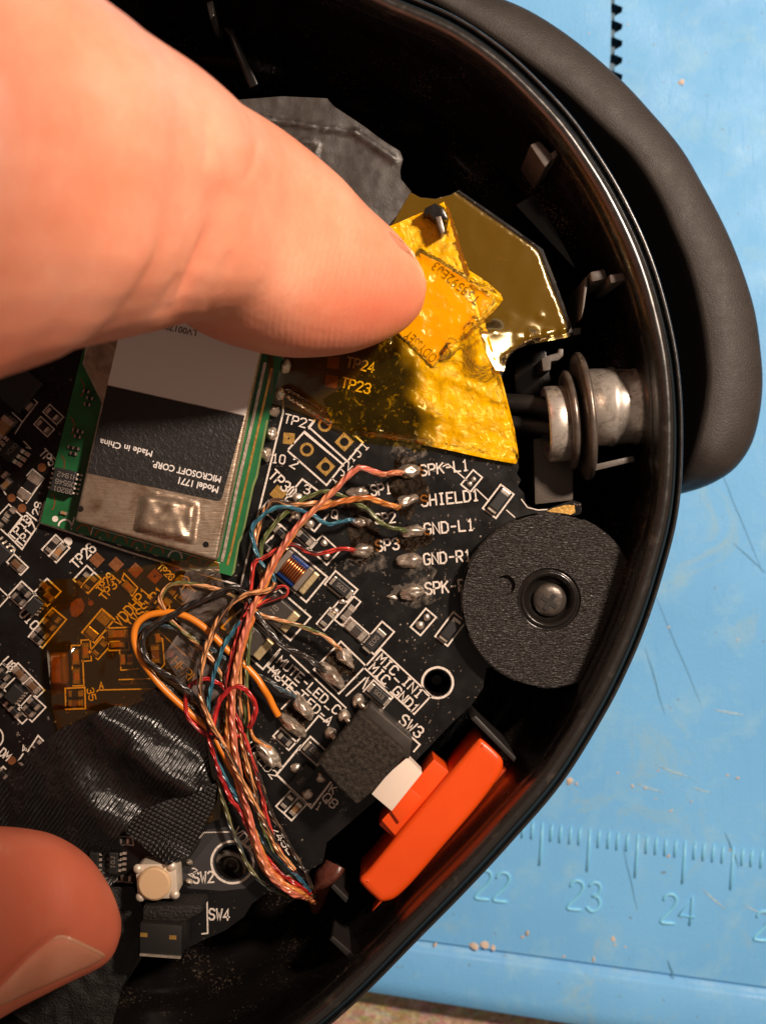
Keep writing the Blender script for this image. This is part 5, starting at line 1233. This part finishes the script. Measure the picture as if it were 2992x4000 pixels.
# ================================================================== orange button
BTN = empty('push_button', P(1700, 3250, 2.2), 'glossy orange plastic button set in the ear cup wall', 'button')
zO = 3.30
bar = [(1404, 3444), (1440, 3400), (1560, 3255), (1700, 3090), (1800, 2970), (1868, 2893), (1890, 2890), (1955, 2948), (1966, 2975), (1962, 3010), (1935, 3060), (1860, 3160), (1740, 3300), (1620, 3440), (1560, 3500), (1530, 3520), (1490, 3528), (1470, 3516)]
def rounded(name, pts, z, depth, r, mat, parent, seg=6):
    """prism whose upper edge is rolled over with radius r"""
    c = resample(catmull([P(u, v, z) for u, v in pts], 6, True), 90, True); n = len(c)
    nr = []
    for i in range(n):
        t = (c[(i + 1) % n] - c[i - 1]).normalized(); nr.append(Vector((-t.y, t.x, 0)))
    mid = sum(c, Vector()) / n
    if sum((c[i] - mid).dot(nr[i]) for i in range(n)) > 0: nr = [-q for q in nr]
    rows = [[p + Vector((0, 0, -depth)) for p in c]]
    for k in range(seg + 1):
        a = math.pi / 2 * k / seg; rows.append([c[i] + nr[i] * (r * (1 - math.cos(a))) + Vector((0, 0, -r + r * math.sin(a))) for i in range(n)])
    rows.append([c[i] + nr[i] * (r * 1.25) + Vector((0, 0, .002)) for i in range(n)])
    vs = [q for row in rows for q in row]; m = len(rows)
    fs = [(k * n + i, k * n + (i + 1) % n, (k + 1) * n + (i + 1) % n, (k + 1) * n + i) for k in range(m - 1) for i in range(n)]
    zl = rows[-1][0].z; t2, f2 = cdt_fill([(q.x, q.y) for q in rows[-1]], step=.05); o_ = len(vs)
    vs += [Vector((x, y, zl)) for x, y in t2]; fs += [tuple(o_ + i for i in f) for f in f2]
    return mk(name, vs, fs, mat, parent, smooth=True)
rounded('cap', bar, zO, .75, .055, MAT['orange'], BTN)
prism('step', [(1490, 3205), (1530, 3160), (1640, 3030), (1694, 2966), (1762, 3022), (1700, 3100), (1552, 3275)], zO - .10, .5, MAT['orange'], BTN, bevel=.01)
prism('step', [(1480, 3222), (1500, 3196), (1570, 3258), (1548, 3282)], zO - .18, .5, MAT['orange'], BTN, bevel=.008)
prism('step', [(1525, 3165), (1600, 3078), (1648, 3118), (1560, 3215)], zO - .06, .4, MAT['orange'], BTN, bevel=.006)
prism('reflection_skirt', [(1470, 3640), (1450, 3560), (1560, 3420), (1900, 3000), (2040, 3010), (2088, 3045), (1960, 3210), (1800, 3390), (1600, 3600), (1540, 3650)], 2.75, .3, MAT['orange'], BTN, bevel=.03)  # added flange, imitates the button's reflection in the glossy cup wall
# wire exit wrapped in brown tape
WR = tube('wire_wrap', [P(1235, 3530, 2.6), P(1240, 3480, 2.85), P(1262, 3440, 3.05), P(1296, 3410, 3.12), P(1312, 3380, 3.1)], .085, MAT['brown_wrap'], n=14, lobes=3, twist=9, lobe=.25)
tag(WR, 'crumpled dark brown wrap where the wire bundle leaves the board', 'wrap')
# ================================================================== thin enamelled wires
def wire(label, mat, pts, r=.030, h=.12, z0=None, z1=None, lobe=.16, tw=26.0, group='thin coloured wires'):
    c = []
    n = len(pts)
    for i, p in enumerate(pts):
        dz = p[2] if len(p) > 2 else h
        if i == 0 and z0 is not None: dz = z0
        if i == n - 1 and z1 is not None: dz = z1
        c.append(P(p[0], p[1], ZB + dz))
    o = tube('wire', c, r * .76, MAT[mat], None, n=12, sub=9, lobes=3 if lobe else 0, twist=tw, lobe=lobe)
    return tag(o, label, 'wire', group)
END = [(1205, 3508, .0), (1232, 3524, -.15)]
wire('salmon pink wire soldered at the SPK-L1 pad', 'w_salmon', [(1572, 1846), (1540, 1848), (1508, 1852), (1470, 1846), (1412, 1828), (1388, 1834), (1340, 1880), (1290, 1930), (1220, 1998), (1160, 2058), (1108, 2130), (1066, 2200), (1030, 2275), (1000, 2345), (975, 2410), (950, 2490), (926, 2590), (912, 2690), (908, 2800), (916, 2900), (932, 3000), (955, 3100), (978, 3200), (1004, 3300), (1038, 3390), (1090, 3455), (1150, 3494)] + END, .034, .26, .06)
wire('orange wire soldered at the SHIELD1 pad', 'w_orange', [(1556, 1984), (1536, 1978), (1490, 1962), (1440, 1947), (1400, 1946), (1350, 1957), (1290, 1970), (1230, 1992), (1185, 2034), (1142, 2090), (1104, 2146), (1066, 2212), (1040, 2280), (1010, 2352), (985, 2420), (955, 2500), (930, 2600), (904, 2690), (894, 2780), (892, 2870), (905, 2960), (930, 3060), (965, 3170), (1000, 3268), (1042, 3372), (1100, 3444), (1160, 3480)] + END, .034, .22, .06)
wire('copper and black twisted wire looping past the TP30 pad', 'w_copper_black', [(1296, 1962, .14), (1240, 1966, .16), (1190, 1970), (1130, 1968), (1085, 1956), (1058, 1960), (1040, 1990), (1010, 2060, .1), (998, 2120, .1), (1004, 2180, .1), (1020, 2240, .14), (1030, 2290), (1010, 2350), (980, 2420), (950, 2520), (936, 2640), (936, 2760), (946, 2880), (970, 3000), (1000, 3110), (1020, 3200)], .032, .18)
wire('blue wire soldered at the SP2 pad', 'w_blue', [(1384, 2034), (1368, 2032), (1340, 2037), (1290, 2047), (1255, 2036), (1228, 2016), (1180, 1996), (1120, 1980), (1080, 1982), (1040, 2004), (998, 2040), (984, 2072), (990, 2120), (1006, 2170), (1030, 2212), (1058, 2236), (1072, 2268), (1060, 2300), (1016, 2345), (975, 2390), (930, 2440), (885, 2505), (850, 2590), (826, 2680), (814, 2770), (818, 2850), (836, 2925), (860, 2998), (904, 3081), (957, 3165), (1008, 3250), (1063, 3335), (1126, 3394), (1172, 3436), (1215, 3490, .02)], .025, .20, .06)
wire('olive green wire soldered at the GND-L1 pad', 'w_green', [(1590, 2076), (1570, 2070), (1530, 2062), (1480, 2036), (1430, 1986), (1370, 1956), (1320, 1930), (1270, 1920), (1215, 1936), (1168, 1960), (1110, 2010), (1060, 2062), (1030, 2112), (1018, 2160), (1022, 2210), (1036, 2262), (1020, 2330), (992, 2392), (976, 2480), (966, 2600), (960, 2750), (964, 2880), (976, 2970), (990, 3070), (1012, 3180), (1044, 3280), (1095, 3390), (1160, 3446), (1215, 3496, .02)], .026, .17, .06)
wire('red and black wire soldered at the SP3 pad', 'w_red_black', [(1386, 2150), (1370, 2148), (1330, 2144), (1280, 2156), (1230, 2163), (1185, 2146), (1150, 2130), (1110, 2134), (1070, 2156), (1028, 2182), (996, 2196), (984, 2250), (976, 2310), (962, 2370), (944, 2430), (920, 2520), (896, 2600), (884, 2660), (894, 2710), (914, 2765), (945, 2850), (972, 2930), (1000, 3020), (1022, 3090), (1036, 3165), (1052, 3230), (1090, 3320), (1150, 3405), (1205, 3478, .02)], .027, .20, .06)
wire('short red wire looped against the blue inductor', 'w_red_black', [(948, 2410), (1002, 2348), (1048, 2314), (1085, 2296), (1106, 2292), (1120, 2302), (1115, 2322), (1074, 2340), (1034, 2354), (1004, 2372)], .026, .24)
wire('copper and green twisted wire soldered beside the MIC label', 'w_copper_green', [(1330, 2536), (1312, 2522), (1262, 2482), (1200, 2456), (1140, 2436), (1078, 2420), (1010, 2396), (960, 2350), (910, 2326), (855, 2303), (800, 2290), (749, 2281), (709, 2278), (666, 2286), (639, 2310), (627, 2339), (636, 2369), (659, 2412), (692, 2446), (725, 2476), (759, 2502), (792, 2532), (818, 2562), (844, 2600), (880, 2680), (912, 2780), (938, 2890), (960, 2990), (985, 3080), (1016, 3180)], .026, .16, .07)
wire('black braided wire soldered beside the MUTE label', 'w_black', [(1268, 2618), (1240, 2600), (1190, 2562), (1140, 2542), (1090, 2512), (1060, 2472), (1030, 2432), (1000, 2395), (970, 2330), (935, 2300), (908, 2293), (865, 2311), (799, 2339), (732, 2369), (666, 2406), (616, 2432), (579, 2462), (561, 2492), (556, 2525), (566, 2559), (588, 2592), (626, 2622), (682, 2654), (732, 2697), (774, 2740), (806, 2800), (836, 2880)], .036, .22, .08)
wire('thick orange insulated wire looping over the amber tape', 'w_orange_sheath', [(1088, 2796, .08), (1070, 2764, .10), (1052, 2726, .12), (1030, 2690), (1000, 2644), (950, 2592), (892, 2542), (832, 2482), (782, 2439), (732, 2409), (682, 2394), (633, 2394), (583, 2403), (546, 2426), (528, 2459), (525, 2499), (536, 2542), (556, 2582), (588, 2628), (628, 2678), (672, 2722), (730, 2774), (775, 2812), (818, 2852), (858, 2916), (900, 2994), (940, 3060)], .040, .16, lobe=0)
wire('dark blue and black twisted wire soldered at the LED pad', 'w_blue_black', [(1152, 2724), (1138, 2712), (1106, 2698), (1044, 2655), (981, 2628), (930, 2606), (880, 2570), (845, 2545), (809, 2520), (766, 2499), (726, 2476), (686, 2456), (639, 2443), (586, 2436), (550, 2450), (528, 2490), (526, 2526), (540, 2564), (600, 2642), (653, 2684), (699, 2724), (745, 2766), (780, 2806), (806, 2860), (818, 2920)], .027, .13, .08)
wire('copper and black twisted wire crossing the bundle diagonally', 'w_copper_black', [(1076, 2276), (1062, 2300), (1020, 2312), (970, 2318), (930, 2338), (890, 2372), (862, 2412), (842, 2446), (820, 2499), (806, 2536), (790, 2592), (782, 2642), (782, 2690), (794, 2740), (816, 2806), (848, 2868), (886, 2936), (926, 3010), (962, 3082), (1004, 3160), (1052, 3250), (1094, 3330), (1150, 3400)], .031, .30)
wire('bright red wire coiled in a loop, outer turn', 'w_red', [(960, 2880), (920, 2876), (854, 2885), (792, 2860), (744, 2813), (727, 2771), (727, 2729), (740, 2686), (769, 2659), (811, 2653), (845, 2665), (875, 2686), (900, 2740), (920, 2810)], .025, .18)
wire('bright red wire coiled in a loop, inner turn', 'w_red', [(826, 2870), (833, 2843), (841, 2792), (862, 2733), (896, 2694), (930, 2682), (964, 2699), (989, 2733), (998, 2771), (989, 2813), (974, 2846)], .029, .27)
wire('yellow green wire crossing the screw hole', 'w_yellow_green', [(806, 2850), (818, 2890), (834, 2962), (855, 3047), (872, 3123), (889, 3186), (910, 3250), (940, 3313), (966, 3377), (1008, 3432), (1046, 3466), (1086, 3484), (1130, 3502, .02)], .025, .16)
wire('red wire running beside the blue wire to the bundle exit', 'w_red', [(812, 2860), (826, 2912), (843, 2971), (870, 3051), (904, 3123), (942, 3174), (972, 3241), (999, 3292), (1050, 3362), (1105, 3417), (1160, 3455), (1215, 3494, .02)], .026, .21)
wire('orange wire along the lower edge of the bundle exit', 'w_orange', [(968, 3220), (990, 3290), (1014, 3360), (1048, 3416), (1092, 3456), (1144, 3480), (1200, 3498, .02)], .028, .15)
wire('black speckled wire along the outer side of the bundle', 'w_speckled', [(985, 2940), (1010, 3030), (1046, 3140), (1071, 3199), (1113, 3271), (1147, 3334), (1177, 3385), (1202, 3430), (1228, 3505, -.05)], .028, .14)
wire('dark orange wire soldered beside the SHIELD2 label', 'w_orange', [(1060, 2925, .06), (1020, 2905, .07), (990, 2880, .12), (975, 2830), (965, 2740), (955, 2620), (975, 2520), (990, 2420)], .022, .10)
# ================================================================== hand
def loft(bm, st, n=36, sub=7, e=2.3):
    """st: (top u, v, bottom u, v, z, half depth) stations -> closed tube"""
    A = [P(a, b, z) for a, b, c, d, z, r in st]; B = [P(c, d, z) for a, b, c, d, z, r in st]
    C_ = [(a + b) / 2 for a, b in zip(A, B)]; Wv = [(a - b) / 2 for a, b in zip(A, B)]; R = [Vector((s[5], 0, 0)) for s in st]
    C_, Wv, R = catmull(C_, sub), catmull(Wv, sub), catmull(R, sub)
    rows = []
    for i, c in enumerate(C_):
        t = (C_[min(i + 1, len(C_) - 1)] - C_[max(i - 1, 0)]).normalized(); w_ = Wv[i]
        up = t.cross(w_).normalized(); 
        if up.z < 0: up = -up
        row = []
        for j in range(n):
            a = 2 * math.pi * j / n; ca, sa = math.cos(a), math.sin(a)
            k = (abs(ca) ** e + abs(sa) ** e) ** (-1 / e)
            row.append(bm.verts.new(c + w_ * (ca * k) + up * (sa * k * R[i].x)))
        rows.append(row)
    for i in range(len(rows) - 1):
        for j in range(n): q = (j + 1) % n; bm.faces.new((rows[i][j], rows[i][q], rows[i + 1][q], rows[i + 1][j]))
    bm.faces.new(rows[0][::-1]); bm.faces.new(rows[-1])
bm = bmesh.new()
loft(bm, [(-1900, 300, -1800, 1900, 7.2, 1.15), (-1000, -150, -1100, 1800, 7.0, 1.2), (-300, -220, -500, 1700, 6.8, 1.25), (120, -90, -160, 1500, 6.4, 1.2), (371, 63, 54, 1396, 6.0, 1.10), (580, 199, 362, 1328, 5.55, .98), (788, 358, 600, 1272, 5.05, .84), (890, 420, 743, 1262, 4.75, .76), (997, 485, 850, 1318, 4.5, .74), (1133, 580, 960, 1362, 4.25, .74), (1269, 689, 1133, 1396, 4.0, .70), (1414, 825, 1314, 1388, 3.80, .58),
          (1530, 925, 1440, 1352, 3.66, .46), (1600, 1005, 1545, 1305, 3.58, .36), (1640, 1070, 1620, 1240, 3.54, .24), (1652, 1125, 1648, 1180, 3.53, .09)])
loft(bm, [(-1800, 2600, -1800, 3900, 6.4, 1.0), (-900, 2950, -900, 4060, 5.6, .95), (-500, 3120, -450, 4080, 5.0, .85), (-200, 3200, -160, 4010, 4.5, .74), (0, 3229, 0, 3930, 4.2, .64), (100, 3238, 115, 3884, 4.05, .60), (220, 3264, 240, 3828, 3.92, .56), (330, 3330, 335, 3786, 3.82, .47), (396, 3412, 398, 3752, 3.76, .36), (436, 3500, 434, 3695, 3.72, .22), (450, 3575, 449, 3630, 3.70, .07)])
loft(bm, [(-1500, 1300, -1900, 900, 7.2, .9), (-500, 780, -1000, 480, 7.2, .9), (-60, 300, -560, 100, 7.0, .85), (330, 60, -260, -220, 6.6, .8), (376, 0, -180, -300, 6.5, .78), (420, -160, -120, -420, 6.4, .76), (480, -500, -40, -700, 6.2, .7), (500, -800, 60, -950, 6.0, .62), (470, -1010, 180, -1080, 5.8, .42), (420, -1100, 260, -1130, 5.7, .12)])
loft(bm, [(-1900, 1200, -2300, 900, 7.2, .9), (-1000, 600, -1500, 400, 7.2, .9), (-560, 0, -1060, -250, 7.0, .82), (-300, -400, -800, -600, 6.7, .76), (-120, -900, -560, -1000, 6.3, .66), (-90, -1250, -360, -1290, 6.0, .45), (-110, -1340, -240, -1360, 5.9, .12)])
loft(bm, [(-2200, 1200, -2700, 1000, 7.1, .85), (-1500, 600, -1950, 500, 7.1, .85), (-1150, -50, -1600, -200, 6.9, .74), (-900, -500, -1300, -620, 6.6, .66), (-760, -900, -1060, -970, 6.3, .5), (-760, -1040, -880, -1060, 6.2, .12)])
m = Matrix.Translation(P(-2150, 2000, 7.0)) @ Matrix.Rotation(math.radians(8), 4, 'Z') @ Matrix.Diagonal((2.1, 3.4, 1.25, 1))
bmesh.ops.create_icosphere(bm, subdivisions=4, radius=1, matrix=m)
m = Matrix.Translation(P(-1900, 3200, 6.4)) @ Matrix.Diagonal((1.5, 1.6, 1.0, 1)); bmesh.ops.create_icosphere(bm, subdivisions=4, radius=1, matrix=m)
me = bpy.data.meshes.new('h0'); bmesh.ops.recalc_face_normals(bm, faces=bm.faces); bm.to_mesh(me); bm.free()
tmp = bpy.data.objects.new('h0', me); COL.objects.link(tmp)
rm = tmp.modifiers.new('r', 'REMESH'); rm.mode = 'VOXEL'; rm.voxel_size = .04
sm = tmp.modifiers.new('s', 'SMOOTH'); sm.factor = .5; sm.iterations = 6
bpy.context.view_layer.update()
hm = bpy.data.meshes.new_from_object(tmp.evaluated_get(bpy.context.evaluated_depsgraph_get())); bpy.data.objects.remove(tmp)
nvh = len(hm.vertices); co = np.empty(nvh * 3); hm.vertices.foreach_get('co', co); co = co.reshape(-1, 3)
nn = np.empty(nvh * 3); hm.vertices.foreach_get('normal', nn); nn = nn.reshape(-1, 3)
kk = (H - co[:, 2]) / F; U = co[:, 0] / kk + 1496; Vv = 2000 - co[:, 1] / kk
def pdist(U, V, pl):
    best = np.full(len(U), 1e9)
    for (a, b), (c, d) in zip(pl, pl[1:]):
        ax_, ay = c - a, d - b; t = np.clip(((U - a) * ax_ + (V - b) * ay) / (ax_ * ax_ + ay * ay), 0, 1)
        best = np.minimum(best, np.hypot(U - a - ax_ * t, V - b - ay * t))
    return best
disp = np.zeros(nvh)
for pl, dep, wd_ in (([(846, 860), (834, 906), (797, 1024), (752, 1124), (712, 1200)], .045, 18), ([(858, 780), (834, 906), (797, 1024), (752, 1124), (700, 1230)], .06, 85), ([(1010, 560), (1000, 640), (960, 700)], .012, 16), ([(800, 470), (815, 560), (800, 640)], .012, 14),
                     ([(900, 1000), (862, 1110), (812, 1210)], .014, 14), ([(560, 1290), (640, 1190), (700, 1100)], .014, 26), ([(-20, 3878), (60, 3800), (130, 3730), (215, 3668), (262, 3662)], .03, 20)):
    d = pdist(U, Vv, pl); fade = 1.0
    if wd_ == 18: fade = np.clip((Vv - 860) / 130, 0, 1) * np.clip((1215 - Vv) / 110, 0, 1)
    disp -= dep * fade * np.exp(-(d / wd_) ** 2)
# a soft pad below the joint and a fuller ball of the fingertip
disp += .05 * np.exp(-((U - 1080) / 190) ** 2 - ((Vv - 1130) / 160) ** 2) + .05 * np.exp(-((U - 540) / 170) ** 2 - ((Vv - 1020) / 190) ** 2)
for i in range(nvh):
    p = Vector(co[i]); disp[i] += .010 * noise.noise(p * 1.7) + .004 * noise.noise(p * 5.0)
disp *= np.clip((nn[:, 2] + .25) / .5, 0, 1)
co = co + nn * disp[:, None]
hm.vertices.foreach_set('co', co.reshape(-1)); hm.update()
bl = np.clip((Vv - 2400) / 600, 0, 1) * .95  # finger redness plus shade painted on the lower digit, underside and joint crease
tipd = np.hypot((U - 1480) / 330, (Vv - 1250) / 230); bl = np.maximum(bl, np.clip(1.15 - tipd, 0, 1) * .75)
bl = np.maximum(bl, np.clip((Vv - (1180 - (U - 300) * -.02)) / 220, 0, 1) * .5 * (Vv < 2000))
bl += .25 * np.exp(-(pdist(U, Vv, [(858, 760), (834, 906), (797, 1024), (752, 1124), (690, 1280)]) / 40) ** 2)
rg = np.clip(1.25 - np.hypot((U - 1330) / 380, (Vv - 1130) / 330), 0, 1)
for nm, arr in (('blush_shade', bl), ('ridge', rg)):
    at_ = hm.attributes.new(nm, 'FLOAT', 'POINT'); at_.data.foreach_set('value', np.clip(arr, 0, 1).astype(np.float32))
HAND = empty('hand', P(-2100, 2000, 5.7), 'bare hand reaching in from the left, one fingertip pressing the yellow tape', 'hand')
c_ = WL[HAND.name]
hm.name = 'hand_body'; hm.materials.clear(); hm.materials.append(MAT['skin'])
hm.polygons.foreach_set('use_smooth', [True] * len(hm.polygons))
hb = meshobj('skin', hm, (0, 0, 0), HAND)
# nails laid on the finger surface
from mathutils.bvhtree import BVHTree
tree = BVHTree.FromPolygons([Vector(c) for c in co], [tuple(p.vertices) for p in hm.polygons])
def on_skin(name, poly, lift, mat, step=9, dome=.0):
    poly = [tuple(p[:2]) for p in catmull([(a, b, 0) for a, b in poly], 4, True)]
    vs, fs = cdt_fill(densify(poly, 8), step=step); out = []
    cu = sum(p[0] for p in poly) / len(poly); cv = sum(p[1] for p in poly) / len(poly)
    eye = Vector((0, 0, H)); last = None
    for u, v in vs:
        d = (P(u, v, 3) - eye).normalized(); hit = None
        for k in range(14):
            f_ = k / 14 * .5; d = (P(u + (cu - u) * f_, v + (cv - v) * f_, 3) - eye).normalized()
            hit = tree.ray_cast(eye, d)
            if hit[0] is not None: break
        if hit[0] is None: out.append(last or P(u, v, 3.5)); continue
        edge = min(seg_d(u, v, poly[i], poly[(i + 1) % len(poly)]) for i in range(len(poly)))
        q = hit[0] + hit[1] * (lift * ss(-4, 14, edge)); out.append(q); last = q
    return mk(name, out, fs, mat, HAND, smooth=True)
on_skin('fingernail', [(-90, 3935), (0, 3858), (60, 3798), (130, 3728), (200, 3672), (228, 3660), (262, 3662), (330, 3694), (398, 3728), (386, 3758), (300, 3800), (150, 3866), (0, 3930), (-90, 3968)], .014, MAT['nail'])
on_skin('fingernail_edge', [(205, 3668), (225, 3655), (262, 3654), (330, 3684), (404, 3722), (402, 3740), (330, 3706), (262, 3676), (225, 3672)], .020, MAT['nail_edge'], 6)
on_skin('fingernail', [(1520, 905), (1560, 935), (1600, 968), (1626, 998), (1620, 1010), (1594, 990), (1552, 955)], .022, MAT['nail'], 7)
